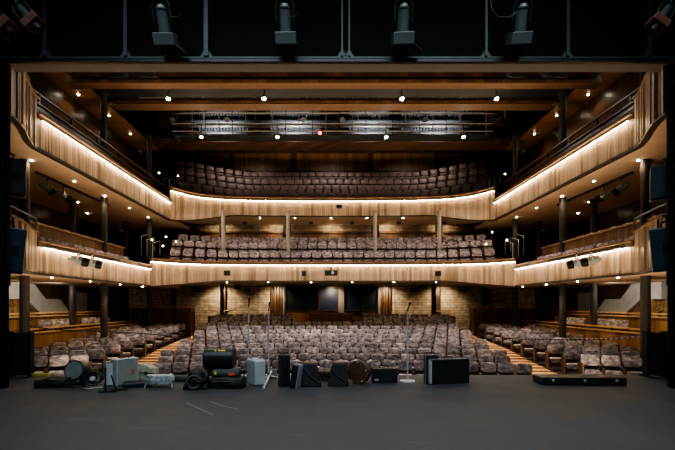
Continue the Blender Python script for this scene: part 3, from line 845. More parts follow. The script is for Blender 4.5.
for q, x in enumerate((-7.6, -4.6, -1.0, 1.2, 4.4, 7.7)):
    t = thing('bridge_spotlight', '%s grey spotlight from the left hanging on the nearer lighting bridge' % ORD[q], 'spotlight', (x, 15.1, 9.8), 0, 'spotlights of the nearer lighting bridge')
    b = MB(); b.cyl((x, 15.15, 10.0), (x+.05, 14.75, 9.85), .09, .11, 12); b.build('lamp_body', 'greypipe', t)
    b = MB(); b.tube([(x-.13, 15.0, 9.95), (x-.13, 15.2, 10.25), (x+.13, 15.2, 10.25), (x+.13, 15.0, 9.95)], .014, 6); b.build('yoke', 'blackmetal', t)
t = thing('lighting_truss', 'pale lattice truss seen between the two timber beams', 'truss', (0, 17.6, 10.9))
b = MB()
for zz in (10.95, 11.3): b.cyl((-8.8, 17.6, zz), (8.8, 17.6, zz), .035, n=8)
b.build('chords', 'palecol', t)
b = MB()
for k in range(5): b.cyl((-8+4*k, 17.6, 11.3), (-8+4*k, 17.6, 13.82), .015, n=6)
b.build('hangers', 'blackmetal', t)
b = MB()
for k in range(44):
    x = -8.8+.4*k; b.cyl((x, 17.6, 10.95), (x+.2, 17.6, 11.3), .018, n=6); b.cyl((x+.2, 17.6, 11.3), (x+.4, 17.6, 10.95), .018, n=6)
b.build('lacing', 'palecol', t)
for q, (xa, xb) in enumerate(((-6.9, -4.4), (-3.2, -.6), (.9, 3.0), (3.6, 6.9))):
    b = MB(); n = int((xb-xa)/.16)
    for k in range(n): b.bx(xa+.16*k, xa+.16*k+.09, 20.7, 20.9, 10.2, 12.3)
    b.bx(xa, xb, 20.9, 20.93, 10.2, 12.3)
    tag(b.build('baffle_screen', 'fingrey'), '%s grey vertical-ribbed baffle from the left behind the farther lighting bridge' % ORD[q], 'screen')
    spot(((xa+xb)/2, 19.2, 10.0), ((xa+xb)/2, 20.9, 11.2), 150, 120, .9, (.85, .92, 1), .1)
c = P(320, 133, 18.8); b = MB(); b.ball(c, .07); tag(b.build('signal_lamp', 'redlamp'), 'small red glowing lamp box on the farther lighting bridge', 'lamp')
# ceiling projectors / vents just behind the proscenium
for q, (px, w) in enumerate(((118, 18), (147, 16), (517, 16), (556, 22))):
    d = 10.6; x = X(px, d); z = P(0, 79, d).z
    t = thing('ceiling_floodlight', '%s small flat floodlight from the left hanging behind the stage opening beam' % ORD[q], 'floodlight', (x, d, z))
    ww = w/F*d
    b = MB(); b.box((x, d, z+.12), (ww, .3, .14), Matrix.Rotation(.5, 3, 'X')); b.build('housing', 'blackmetal', t, bevel=.01)
    b = MB(); b.box((x, d-.08, z+.07), (ww*.8, .03, .06)); b.build('front_glass', 'steel', t)
    b = MB(); b.cyl((x, d, z+.15), (x, d, z+1.6), .02, n=6); b.build('hanger', 'blackmetal', t)

# ------------------------------------------------------------------ stage header with lamps
t = thing('stage_header', 'black framed scenery header hanging across the top of the stage opening', 'header', (0, 7.0, 6.0))
ZB = P(0, 61, 7.0).z
b = MB(); b.bx(-8, 8, 7.0, 7.06, ZB, 9.2); b.build('panel', 'panelblack', t)
b = MB(); b.bx(-8, 8, 6.93, 7.0, ZB-.05, ZB); b.build('bottom_edge', 'blackmetal', t)
b = MB(); b.bx(-8, 8, 6.95, 7.0, ZB+.02, ZB+.05); b.build('bottom_bar', 'panelframe', t)
for px, w in ((47, .075), (127, .06), (207, .075), (342, .03), (349, .03), (485, .045), (566, .06), (647, .06)):
    x = X(px, 7.0); b = MB(); b.bx(x-w/2, x+w/2, 6.93, 7.0, ZB+.05, 9.2)
    b.prism([(x-w/2-.07, ZB+.05), (x+w/2+.07, ZB+.05), (x+w/2, ZB+.17), (x-w/2, ZB+.17)], 6.955, 7.0, 'xz')
    b.build('frame_post', 'panelframe', t)
b = MB(); b.cyl((-8, 6.55, 8.0), (8, 6.55, 8.0), .03, n=10)
for x in (-6, -2, 2, 6): b.cyl((x, 6.55, 8.0), (x, 6.9, 8.4), .012, n=6)
tag(b.build('lighting_bar', 'blackmetal'), 'black steel lighting bar above the header carrying the spotlights', 'bar')
def frame_from(dirv):
    w = Vector(dirv).normalized(); u = w.cross(Vector((0, 1, 0))).normalized(); v = w.cross(u)
    return u, v, w
def stage_lamp(px, py, d, dirv, label, group, sc=1.0, door='lampgrey', body='lampgrey', hang=None, flap=1):
    """profile lamp: body top at pixel, pointing along dirv"""
    c = P(px, py, d); u, v, w = frame_from(dirv)
    t = thing('stage_spotlight', label, 'spotlight', c, 0, group)
    q = lambda a, b_, e: c+(u*a+v*b_+w*e)*sc
    b = MB(); b.cyl(q(0, 0, 0), q(0, 0, .36), .085*sc, .09*sc, 14); b.cyl(q(0, 0, -.05), q(0, 0, 0), .05*sc, .085*sc, 14)
    b.cyl(q(0, 0, .0), q(0, 0, .02), .095*sc, n=14); b.cyl(q(0, 0, .30), q(0, 0, .36), .10*sc, n=14)
    for k in (-1, 1): b.box(q(k*.085, -.03, .18), (.02*sc, .05*sc, .34*sc), Matrix((u, v, w)).transposed())
    b.build('lamp_body', body, t)
    rot = Matrix((u, v, w)).transposed()
    b = MB(); b.box(q(0, 0, .46), (.36*sc, .28*sc, .19*sc), rot); gf = b.build('gel_frame', door, t, bevel=.012)
    b = MB(); b.cyl(q(0, 0, .55), q(0, 0, .70), .10*sc, .085*sc, 14); b.build('lens_tube', 'blackmetal', t)
    if flap:
        b = MB(); b.add([q(flap*.15, -.10, .50), q(flap*.15, .10, .50), q(flap*.33, .10, .64), q(flap*.33, -.10, .66), q(flap*.15, -.10, .515), q(flap*.15, .10, .515), q(flap*.33, .10, .655), q(flap*.33, -.10, .675)],
                     [(0, 1, 2, 3), (7, 6, 5, 4), (0, 4, 5, 1), (1, 5, 6, 2), (2, 6, 7, 3), (3, 7, 4, 0)])
        b.build('barn_door', 'rustdoor' if door != 'rustdoor' else door, gf)
    b = MB(); b.tube([q(-.15, 0, .22), q(-.15, 0, -.02), q(-.1, 0, -.14), q(.1, 0, -.14), q(.15, 0, -.02), q(.15, 0, .22)], .016*sc, 6); b.build('yoke', 'panelframe', t)
    hz = hang or (c.z+.5)
    top = q(0, 0, -.14)
    b = MB(); b.tube([top, top+Vector((0, 0, .1)), (top.x, top.y, hz)], .022*sc, 8); b.build('clamp', 'blackmetal', t)
    return t
g = 'spotlights hanging in front of the stage header'
stage_lamp(161, 8, 6.5, (0, .5, -1), 'grey spotlight hanging left of centre with a rust-edged flap', g, .95, hang=8.0)
stage_lamp(284.5, 7, 6.5, (0.02, .5, -1), 'grey spotlight hanging just left of the header centre', g, .95, hang=8.0, flap=-0)
stage_lamp(404, 7, 6.5, (.04, .5, -1), 'grey spotlight hanging just right of the header centre, rust flap', g, .95, hang=8.0)
stage_lamp(523, 7, 6.5, (.06, .5, -1), 'grey spotlight hanging right of centre with loose cable', g, .95, hang=8.0, flap=0)
stage_lamp(20, 8, 6.3, (.8, -.1, -.9), 'tilted spotlight with rust barn doors hanging at the far left', g, .75, 'rustdoor', 'panelframe', 8.0, 0)
stage_lamp(-8, 14, 6.3, (.5, -.1, -.5), 'spotlight cut by the left photo edge, only rust barn doors showing', g, .8, 'rustdoor', 'panelframe', 8.0, 0)
stage_lamp(668, 8, 6.3, (-.5, -.1, -.7), 'tilted spotlight with rust barn doors hanging at the far right', g, .75, 'rustdoor', 'panelframe', 8.0, 0)
for q, (x0, x1) in enumerate(((170, 182), (288, 298), (490, 517))):
    a = P(x0, -4, 6.5); c = P(x1, 12, 6.5); m_ = P((x0+x1)/2-5, 17, 6.52)
    b = MB(); b.tube([a, lerp(a, m_, .5)+Vector((-.04, 0, -.05)), m_, lerp(m_, c, .6)+Vector((0, 0, -.05)), c], .008, 6)
    tag(b.build('power_cable', 'blackmetal' if q < 2 else 'panelframe'), '%s looping power cable from the left at the header lamps' % ORD[q], 'cable', None)

# side masking frames with hanging speakers
for s, nm in ((-1, 'left'), (1, 'right')):
    t = thing('side_mask', 'tall black side masking frame at the %s edge of the stage' % nm, 'masking frame', (s*6.9, 7.7, 0))
    xe = -6.42 if s < 0 else 6.42
    b = MB(); b.bx(xe+s*.0, xe+s*2.2, 7.66, 7.74, 0, 6.5); b.build('panel', 'panelblack', t)
    b = MB(); b.bx(xe, xe+s*.07, 7.6, 7.8, 0, 6.5); b.bx(xe, xe+s*1.0, 7.62, 7.66, 2.3, 2.36); b.bx(xe, xe+s*1.0, 7.62, 7.66, 4.1, 4.16); b.build('edge_post', 'black', t)
def speaker(c, size, rot, mat, label, pole=None):
    t = thing('loudspeaker', label, 'speaker', c)
    b = MB(); b.box(c, size, rot); b.build('cabinet', mat, t, bevel=.02)
    fc = Vector(c)+rot @ Vector((0, -size[1]/2-.008, 0))
    b = MB(); b.box(fc, (size[0]*.86, .015, size[2]*.9), rot); b.build('grille', mat, t)
    b = MB(); b.box(fc+rot @ Vector((size[0]*.12, -.012, 0)), (size[0]*.34, .015, size[2]*.2), rot); b.build('handle_cup', 'grille', t)
    b = MB(); b.tube([Vector(c)+rot @ Vector((0, 0, size[2]/2)), Vector(c)+Vector((0, .05, size[2]/2+.12)), (c[0]+(.1 if c[0] > 0 else -.1), c[1]+.05, c[2]+size[2]/2+.16)], .02, 6); b.build('bracket', 'blackmetal', t)
RZ = lambda a: Matrix.Rotation(a, 3, 'Z')
speaker(P(12, 178, 8.15), (.46, .3, .74), RZ(.62), 'blackbox', 'black loudspeaker hanging at the left side of the opening, upper one')
speaker(P(12, 251, 8.15), (.42, .3, .92), Matrix.Rotation(.10, 3, 'Y') @ RZ(.62), 'bluebox', 'blue-black tilted loudspeaker on the left side, lower one')
speaker(P(667, 183, 8.15), (.55, .3, .68), RZ(-.62), 'bluebox', 'blue-black loudspeaker hanging at the right side of the opening, upper one')
speaker(P(663, 250, 8.15), (.40, .3, .88), Matrix.Rotation(-.10, 3, 'Y') @ RZ(-.62), 'bluebox', 'blue tilted loudspeaker with square handle on the right, lower one')
for s, px, nm in ((-1, 9, 'left'), (1, 668, 'right')):
    x = X(px, 8.3); b = MB(); b.cyl((x, 8.3, 2.0), (x, 8.3, 5.6), .03, n=8)
    for z in (2.9, 4.6): b.cyl((x-.1, 8.3, z), (x+.1, 8.3, z), .05, n=8)
    tag(b.build('speaker_pole', 'blackmetal'), 'thin black pole carrying the %s pair of loudspeakers' % nm, 'pole')

# black folding screens at the stage corners
for s, nm, x0, x1 in ((-1, 'left', 10, 30), (1, 'right', 647, 665)):
    d = 8.9; a = X(x0, d); c = X(x1, d)
    t = thing('folding_screen', 'black pleated folding screen standing at the %s stage corner' % nm, 'screen', ((a+c)/2, 8.9, 0.0))
    b = MB(); n = 9
    for k in range(n):
        xa = lerp(a, c, k/n); xb = lerp(a, c, (k+1)/n); ya = 8.9+(.07 if k % 2 else 0); yb = 8.9+(0 if k % 2 else .07)
        b.hexa([(xa, ya, .03), (xb, yb, .03), (xb, yb+.015, .03), (xa, ya+.015, .03), (xa, ya, .98), (xb, yb, .98), (xb, yb+.015, .98), (xa, ya+.015, .98)])
    b.build('pleats', 'blackcloth', t)
    for xx in (a, c):
        b = MB(); b.bx(xx-.025, xx+.025, 8.87, 9.0, 0, 1.02); b.bx(xx-.04, xx+.04, 8.75, 9.1, 0, .03); b.build('end_post', 'blackmetal', t)
# striped ropes slung across the box fronts
def rope(pts, label, pale='fingrey'):
    L = spline([tuple(p) for p in pts], .07); b = MB(); k = 0
    for p, q in zip(L, L[1:]):
        b.cyl(p, q, .022, n=6, mi=k % 2); k += 1
    tag(b.build('striped_rope', ['blackcloth', pale]), label, 'rope')
rope([P(655, 333, 11.4), P(625, 338, 12.0), P(575, 339.5, 13.2), P(530, 339, 14.6), P(492, 341, 16.2)], 'black and white twisted rope slung over the right side stalls')
rope([P(28, 326, 12.2), P(60, 330, 12.8), P(95, 331, 13.6), P(135, 333, 14.8), P(172, 336, 16.2)], 'black and white twisted rope slung over the left side stalls', 'palecol' if 0 else 'column')

# ------------------------------------------------------------------ gallery mounted lamps
def yoke_lamp(c, s, label, group, up, sc=1.0, aim=None):
    c = Vector(c); aim = Vector(aim or (-s*.9, .35, -.25)).normalized()
    t = thing('gallery_spotlight', label, 'spotlight', c, 0, group)
    b = MB(); b.cyl(c-aim*.20*sc, c+aim*.10*sc, .085*sc, .11*sc, 14); b.cyl(c-aim*.26*sc, c-aim*.2*sc, .05*sc, .085*sc, 14); b.build('lamp_body', 'lampgrey', t)
    b = MB(); b.torus(c, .15*sc, .016*sc, (0, 1, 0.2), 20); b.build('focus_ring', 'palecol', t)
    b = MB(); b.cyl(c+aim*.10*sc, c+aim*.24*sc, .14*sc, .12*sc, 8); b.build('barn_door', 'black', t)
    u = aim.cross(Vector((0, 0, 1))).normalized()
    b = MB(); pts = []
    for k in range(9):
        an = PI*k/8; pts.append(c+u*math.cos(an)*.19*sc+Vector((0, 0, math.sin(an)*.24*sc)))
    b.tube(pts, .018*sc, 6); b.build('yoke', 'palecol', t)
    b = MB(); b.tube([c+Vector((0, 0, .24*sc)), c+Vector((0, 0, .2*sc+up))], .02, 6); b.build('clamp', 'blackmetal', t)
for s, nm in ((-1, 'left'), (1, 'right')):
    b = MB(); b.cyl((s*7.72, 11.0, 3.2), (s*7.72, 14.4, 3.2), .03, n=8); b.bx(s*7.7, s*7.95, 11.0, 11.1, 3.16, 3.24); b.bx(s*7.7, s*7.95, 14.2, 14.3, 3.16, 3.24)
    tag(b.build('lighting_bar', 'blackmetal'), 'black pipe bracketed below the lower %s gallery parapet' % nm, 'bar')
    for i, d in enumerate((11.9, 12.6)):
        yoke_lamp((s*7.62, d, 2.92), s, '%s spotlight slung below the lower %s gallery parapet' % (('nearer', 'farther')[i], nm), 'lamps below the %s lower gallery' % nm, .1, 1.05)
    b = MB(); b.bx(s*9.35, s*9.43, 12.6, 16.7, 5.74, 5.82)
    tag(b.build('lighting_track', 'blackmetal'), 'black ceiling track under the upper %s gallery' % nm, 'track')
    for i, d in enumerate((13.1, 13.9)):
        yoke_lamp((s*9.39, d, 5.40), s, '%s spotlight hanging from the track under the upper %s gallery' % (('nearer', 'farther')[i], nm), 'lamps on the %s gallery track' % nm, .2, 1.0, (-s*.6, .5, -.5))
# devices on the centre fronts
def small_box(px, py, d, w, h, label, mat='blackbox', name='wall_speaker', cat='speaker'):
    c = P(px, py, d); t = thing(name, label, cat, c)
    b = MB(); b.box(c, (w, .18, h)); b.build('cabinet', mat, t, bevel=.015)
    b = MB(); b.box(c+Vector((0, -.095, 0)), (w*.8, .012, h*.75)); b.build('front_grille', 'grille', t)
    b = MB(); b.box(c+Vector((0, .12, h*.35)), (.06, .12, .05)); b.build('bracket', 'blackmetal', t)
small_box(304, 273.5, 18.85, .2, .24, 'small black speaker on the lower balcony front, left of the projector')
small_box(438, 273.5, 18.85, .26, .24, 'small black speaker on the lower balcony front, right of the projector')
small_box(227, 273, 18.6, .26, .24, 'small black speaker on the lower balcony front, far left')
small_box(339, 206.5, 21.5, .32, .18, 'small purple-covered box on the upper balcony front', 'purple', 'covered_box', 'box')
t = thing('projector', 'black projector on a bracket in the middle of the lower balcony front', 'projector', P(331, 273, 18.7))
c = P(331, 273, 18.7); b = MB(); b.box(c, (.58, .32, .24)); b.build('housing', 'blackmetal', t, bevel=.02)
b = MB(); b.cyl(c+Vector((.08, -.16, 0)), c+Vector((.08, -.24, 0)), .07, n=14); b.build('lens', 'steel', t)
b = MB(); b.bx(c.x-.04, c.x+.04, c.y-.02, c.y+.3, c.z+.12, c.z+.34); b.bx(c.x-.4, c.x+.4, c.y-.03, c.y+.03, c.z+.12, c.z+.15); b.build('bracket', 'blackmetal', t)
for i, (px, py) in enumerate(((196, 289.5), (238, 287), (248, 290), (289, 287), (372, 287.5), (413, 290), (423, 287), (466, 290))):
    small_box(px, py, 21.8, .32, .2, '%s little black speaker from the left hanging under the lower centre balcony' % ORD[i])
    b = None
for i, px in enumerate((245, 311, 352, 399, 444)):
    small_box(px, 223, 22.0, .22, .12, '%s little black speaker from the left hanging under the upper centre balcony' % ORD[i])

# ------------------------------------------------------------------ things on the stage floor
def hard_case(name, label, cat, loc, rotz, w, d, h, mat, edge='steel', handle=True, lean=0, latches=2, bev=.02, label_patch=None, split=True, side=0):
    t = thing(name, label, cat, loc, rotz)
    R_ = Matrix.Rotation(lean, 3, 'Y')
    T = lambda p: R_ @ Vector(p)
    b = MB(); b.box(T((0, 0, h/2)), (w, d, h), R_); b.build('shell', mat, t, local=True, bevel=bev, seg=3)
    if split:
        b = MB(); b.box(T((0, -d*.12, h/2)), (w+.008, .012, h+.008), R_); rb = b.build('rim_band', edge, t, local=True)
    if handle:
        b = MB(); b.tube([T((-.09, 0, h-.01)), T((-.08, 0, h+.04)), T((.08, 0, h+.04)), T((.09, 0, h-.01))], .012, 8); b.build('handle', 'blackmetal' if mat != 'silver' else 'silver', t, local=True)
    for k in range(latches):
        x = (k-(latches-1)/2)*w*.5
        b = MB(); b.box(T((x, -d*.12, h)), (.05, .05, .02), R_); b.build('latch', 'steel', t, local=True)
    if side:
        b = MB(); b.box(T((side*(w/2+.002), 0, h/2)), (.012, d*.9, h*.94), R_); b.build('edge_panel', 'silver', t, local=True, bevel=.004)
    for sx in (-1, 1):
        for sz in (0, 1):
            if edge == 'steel' and bev < .03:
                b = MB(); b.box(T((sx*(w/2-.015), 0, .018+sz*(h-.036))), (.04, d+.01, .04), R_); b.build('corner_guard', edge, t, local=True, bevel=.006)
    if label_patch:
        b = MB(); b.box(T((label_patch[1], -d/2-.004, label_patch[2])), label_patch[3], R_ @ Matrix.Rotation(label_patch[4], 3, 'Y')); b.build('sticker', label_patch[0], t, local=True)
    return t
def soft(name, label, cat, loc, rotz, size, mat, seed=0, crumple=.03, parent=None, top=None, squash=.8):
    """cloth bag: a subdivided rounded block, slumped and creased"""
    bm = bmesh.new(); bmesh.ops.create_cube(bm, size=1)
    bmesh.ops.subdivide_edges(bm, edges=list(bm.edges), cuts=9, use_grid_fill=True)
    rr = random.Random(seed); ph = [rr.uniform(0, 6) for _ in range(8)]
    for v in bm.verts:
        c = v.co.copy(); n = c.normalized()*.62
        v.co = c.lerp(n, .38)
        x, y, z = v.co*1.0
        v.co.x *= size[0]; v.co.y *= size[1]; v.co.z = (v.co.z+.5)*size[2]
        if top: v.co.x *= lerp(1, top, max(0, z+.5)); v.co.y *= lerp(1, .75, max(0, z+.5))
        w = math.sin(9*x+ph[0]+4*z)+math.sin(13*y+ph[1]+7*x)+.7*math.sin(23*x+11*z+ph[2])+.6*math.sin(17*z-9*y+ph[3])
        v.co += n*(crumple*w*.6)
        v.co.z = max(.002, v.co.z-.04*size[2])
    me = bpy.data.meshes.new(name); bm.to_mesh(me); bm.free(); me.materials.append(M[mat])
    for p in me.polygons: p.use_smooth = True
    o = bpy.data.objects.new(name, me); COL.objects.link(o)
    if parent: o.parent = parent; o.location = loc; o.rotation_euler = (0, 0, rotz); return o
    o.location = loc; o.rotation_euler = (0, 0, rotz); return tag(o, label, cat)

# far left: yellow strip, gig bag, round case, coiled hose
b = MB(); c = G(40, 376.5); b.box((0, 0, .03), (.42, .07, .06)); b.box((0, 0, .065), (.40, .05, .012)); o = b.build('yellow_block', 'yellowgreen', bevel=.008); o.location = c; o.location.y = 8.95
tag(o, 'long yellow-green block lying at the stage edge on the far left', 'block')
t = thing('gig_bag', 'black padded bag with strap lying flat at the far left of the gear', 'bag', G(58, 387), .12)
soft('bag_body', '', '', (0, .1, 0), 0, (.85, .34, .16), 'blackcloth', 3, .014, t)
b = MB(); b.tube([(-.3, -.02, .12), (-.1, -.1, .2), (.15, -.05, .19), (.36, .0, .1)], .016, 6); b.build('strap', 'greycloth', t, local=True)
c = G(75, 386)
t = thing('round_drum_case', 'round grey-faced drum case tilted on its side among black bags', 'drum case', c, .35)
b = MB(); A0 = Vector((0, -.07, .33)); A1 = Vector((.08, .16, .28)); b.cyl(A0, A1, .185, .185, 28); b.build('shell', 'blackcase', t, local=True)
w = (A0-A1).normalized(); b = MB(); b.cyl(A0, A0+w*.012, .175, n=28); b.build('front_skin', 'greydisc', t, local=True)
b = MB(); b.torus(A0+w*.01, .18, .014, w, 28); b.build('rim', 'greycloth', t, local=True)
b = MB(); b.tube([(-.2, -.1, .0), (-.12, -.12, .15), (-.05, -.1, .2)], .014, 6); b.tube([(.2, -.12, .0), (.16, -.14, .15), (.12, -.1, .24)], .014, 6); b.tube([(-.2, -.1, .012), (0, -.16, .012), (.2, -.12, .012)], .014, 6); b.build('stand_legs', 'blackmetal', t, local=True)
o = soft('soft_bag', 'black soft bag slumped behind the round grey-faced drum case', 'bag', G(86, 380), .2, (.42, .28, .26), 'blackcloth', 8, .02)
t = thing('coiled_cable', 'black cable coil standing upright beside the round drum case', 'cable', G(93, 387.5), .2)
b = MB(); ax = Vector((.15, -1, .35))
for k in range(5): b.torus((.01*k, .03*k, .17), .13-.008*k, .017, ax, 26, 1, 0, .006)
b.build('loops', 'blackcloth', t, local=True)
b = MB(); b.tube([(-.12, -.1, .012), (-.05, -.16, .012), (.1, -.14, .012), (.18, -.05, .012)], .012, 6); b.cyl((0.0, .0, .17), (0, -.03, .18), .05, n=12); b.build('plug_end', 'steel', t, local=True)
# narrow silver edged case and the T stand
t = hard_case('narrow_case', 'narrow black case with silver front edge beside the ribbed case', 'case', G(109, 384.5), .55, .15, .34, .46, 'blackcase', 'silver', False, bev=.02, latches=0)
b = MB(); b.box((0, -.173, .23), (.13, .012, .43)); b.build('front_edge', 'silver', t, local=True, bevel=.004)
t = thing('floor_stand', 'small black stand with two flat bar feet before the cases', 'stand', G(110, 392), .1)
b = MB(); b.tube([(-.07, -.02, .0), (-.08, .0, .45)], .018, 8); b.tube([(.08, .08, .0), (.0, .05, .3)], .014, 8); b.build('post', 'blackmetal', t, local=True)
for (x, y) in ((-.03, -.03), (.1, .12)):
    b = MB(); b.box((x, y, .015), (.32, .04, .028)); b.build('bar_foot', 'blackmetal', t, local=True, bevel=.006)
t = thing('ribbed_case', 'upright ribbed aluminium case with a red scrawl', 'case', G(125, 384), 1.0)
b = MB(); b.box((0, .0, .26), (.44, .2, .50)); b.build('shell', 'alu', t, local=True, bevel=.015)
b = MB()
for k in range(13): b.box((-.19+.0317*k, -.102, .26), (.012, .01, .46))
for k in range(5): b.box((-.222, -.07+.035*k, .26), (.012, .014, .46))
b.build('ribs', 'alu', t, local=True)
b = MB()
for k in range(4): b.box((-.226, -.052+.035*k, .26), (.008, .012, .46))
b.build('lit_side_strips', 'silver', t, local=True)  # ribs in lighter silver, putting the light on the left face into colour
b = MB()
for sx in (-1, 1): b.box((sx*.215, 0, .26), (.03, .215, .515))
b.box((0, 0, .51), (.45, .215, .02)); b.build('edge_trim', 'silver', t, local=True, bevel=.005)
b = MB()
for p, q in (((0, .20), (.05, .27)), ((.02, .27), (.07, .32)), ((.03, .22), (.06, .25))):
    b.cyl((p[0]+.05, -.112, p[1]), (q[0]+.05, -.112, q[1]), .010, n=5)
b.build('scrawl', 'red', t, local=True)
b = MB(); b.tube([(-.08, 0, .52), (-.07, 0, .56), (.07, 0, .56), (.08, 0, .52)], .01, 6); b.build('handle', 'blackmetal', t, local=True)
hard_case('flat_case', 'flat black case lying before the ribbed aluminium case', 'case', G(138, 386), .35, .52, .34, .09, 'blackcase', 'blackmetal', False, latches=0)
t = thing('canvas_bag', 'pale canvas satchel with slanting flap standing at the stage edge', 'bag', G(149, 380), -.15)
b = MB(); b.prism([(-.17, 0), (.17, 0), (.17, .22), (-.17, .22)], -.1, .1, 'xz'); b.build('bag_body', 'canvas', t, local=True, bevel=.025)
b = MB(); b.prism([(-.18, .17), (.19, .15), (.17, .27), (-.14, .37)], -.115, .09, 'xz'); b.build('flap', 'canvas', t, local=True, bevel=.02)
b = MB(); b.box((.0, -.12, .17), (.05, .015, .05)); b.build('buckle', 'blackmetal', t, local=True)
t = thing('wrapped_bundle', 'clear plastic wrapped bundle on little feet beside the canvas satchel', 'bundle', G(160, 387), .05)
soft('wrap', '', '', (0, 0, .05), 0, (.50, .2, .2), 'film', 11, .012, t)
b = MB()
for sx in (-1, 1): b.tube([(sx*.2, 0, .12), (sx*.25, -.06, .08), (sx*.26, -.08, .0)], .014, 6); b.tube([(sx*.2, .04, .12), (sx*.22, .1, .0)], .014, 6)
b.build('wire_feet', 'steel', t, local=True)
b = MB(); b.cyl((-.22, 0, 0), (.22, 0, 0), .06, n=16); b.cyl((-.2, 0, 0), (-.18, 0, 0), .066, n=16); b.cyl((.18, 0, 0), (.2, 0, 0), .066, n=16)
o = b.build('fabric_roll', 'greycloth'); c = G(179, 382); o.location = (c.x, c.y+.05, 0); tag(o, 'short grey-green fabric roll lying left of the crumpled black bag', 'roll')
# black bag, barrel and rolls
t = thing('crumpled_bag', 'large crumpled black bag with loops left of the barrel', 'bag', G(198, 388), .1)
soft('bag_body', '', '', (0, 0, 0), 0, (.5, .34, .36), 'blackcloth', 21, .035, t, top=.6)
b = MB(); b.torus((-.04, -.17, .14), .12, .035, (0.2, -1, .3), 20, 1, 0, .006); b.torus((.08, -.12, .24), .11, .03, (-.3, -1, .5), 20, 1, 0, .006); b.build('strap_loops', 'blackcloth', t, local=True)
t = thing('equipment_bag', 'long low black equipment bag under the fabric roll and barrel', 'bag', G(228, 387.5), 0)
soft('bag_body', '', '', (0, .04, 0), 0, (.64, .4, .22), 'blackcloth', 31, .014, t)
b = MB(); b.tube([(-.25, -.16, .13), (0, -.19, .15), (.25, -.16, .13)], .012, 6); b.build('piping', 'greycloth', t, local=True)
c = P(227, 373.5, 7.85)
t = thing('fabric_roll', 'charcoal fabric roll with red and yellow tags on the low black bag', 'roll', (c.x, 7.85, .18))
b = MB(); b.cyl((c.x-.26, 7.8, .265), (c.x+.26, 7.8, .265), .085, n=20); b.build('roll_body', 'greycloth', t, bevel=.01)
b = MB(); b.box((c.x+.12, 7.712, .265), (.11, .012, .05)); b.build('red_tag', 'red', t)
b = MB(); b.box((c.x-.19, 7.712, .285), (.04, .012, .06)); b.build('yellow_tag', 'yellow', t)
c = P(220, 358, 8.2)
t = thing('barrel_case', 'large black cylindrical case lying across the bags, yellow lettering on top', 'case', (c.x, 8.2, .32))
b = MB(); b.cyl((c.x-.28, 8.2, c.z), (c.x+.28, 8.2, c.z), .20, n=32); b.build('shell', 'blackcase', t)
for sx in (-1, 1):
    b = MB(); b.cyl((c.x+sx*.27, 8.2, c.z), (c.x+sx*.295, 8.2, c.z), .207, n=32); b.build('end_cap', 'blackmetal', t)
b = MB()
for k, (xx, w_) in enumerate(((-.06, .03), (.02, .04), (.07, .035), (.11, .05))):
    an = .95; b.box((c.x+xx, 8.2-.203*math.cos(an), c.z+.203*math.sin(an)), (w_, .006, .035), Matrix.Rotation(-(an), 3, 'X'))
b.build('yellow_mark', 'yellow', t)
b = MB(); b.bx(c.x-.25, c.x+.2, 8.1, 8.35, .16, c.z-.17); o = b.build('support_block', 'blackcloth', t)

# silver case, microphone stands
hard_case('flight_case', 'silver-grey upright flight case beside the left microphone stands', 'case', G(256, 384), .62, .24, .40, .50, 'silver', 'silver', True, latches=1, bev=.03)
def mic_stand(px, ybase, ytop, label, kind):
    c = G(px, ybase); top = P(px, ytop, c.y).z
    t = thing('microphone_stand', label, 'microphone stand', (c.x, c.y, 0))
    b = MB(); b.cyl((0, 0, .02), (0, 0, top*.55), .017, n=10); b.cyl((0, 0, top*.55), (0, 0, top-.16), .013, n=10); b.cyl((0, 0, top*.55-.04), (0, 0, top*.55+.04), .02, n=10); b.build('pole', 'steel', t, local=True)
    b = MB()
    if kind == 'round':
        b.cyl((0, 0, 0), (0, 0, .02), .155, n=32); b.cyl((0, 0, .02), (0, 0, .045), .15, .03, 32); b.build('round_base', 'steel', t, local=True)
    else:
        for a in (-2.0, .2, 2.3):
            b = MB(); b.tube([(0, 0, .10), (math.cos(a)*.3, math.sin(a)*.3, .012)], .012, 8)
            if a < 0 and px > 260:
                e_ = G(263, 390)-c; b.tube([(.05, .1, .17), (e_.x, e_.y, .02)], .022, 8)
            b.build('leg', 'steel', t, local=True)
        b = MB(); b.cyl((0, 0, .07), (0, 0, .16), .025, n=12); b.build('hub', 'blackmetal', t, local=True)
    b = MB(); b.cyl((0, 0, top-.17), (0.015, -.03, top-.10), .014, n=8); b.cyl((0.015, -.03, top-.10), (.03, -.09, top-.02), .011, .018, 10); b.ball((.033, -.1, top-.005), .028); b.build('microphone', 'blackmetal', t, local=True)
mic_stand(248.5, 378, 299, 'microphone stand rising behind the silver-grey case', 'tripod')
mic_stand(268.5, 380, 303, 'microphone stand on folding legs right of the silver-grey case', 'tripod')
mic_stand(407.5, 381.5, 303, 'microphone stand on a round base standing alone right of centre', 'round')
hard_case('small_box', 'small grey box behind the folding-leg microphone stand', 'box', G(273, 378), .1, .17, .12, .20, 'greydisc', 'blackmetal', False, latches=0)
hard_case('tall_case', 'tall narrow black case standing upright left of the leaning case', 'case', G(284, 386), .5, .20, .16, .62, 'blackcase', 'browncase', True, latches=0)
hard_case('leaning_case', 'thin black case leaning, with silver edge, beside the padded boxes', 'case', G(294.5, 387.5), -.3, .13, .26, .46, 'blackcase', 'silver', False, .16, 0, side=1)
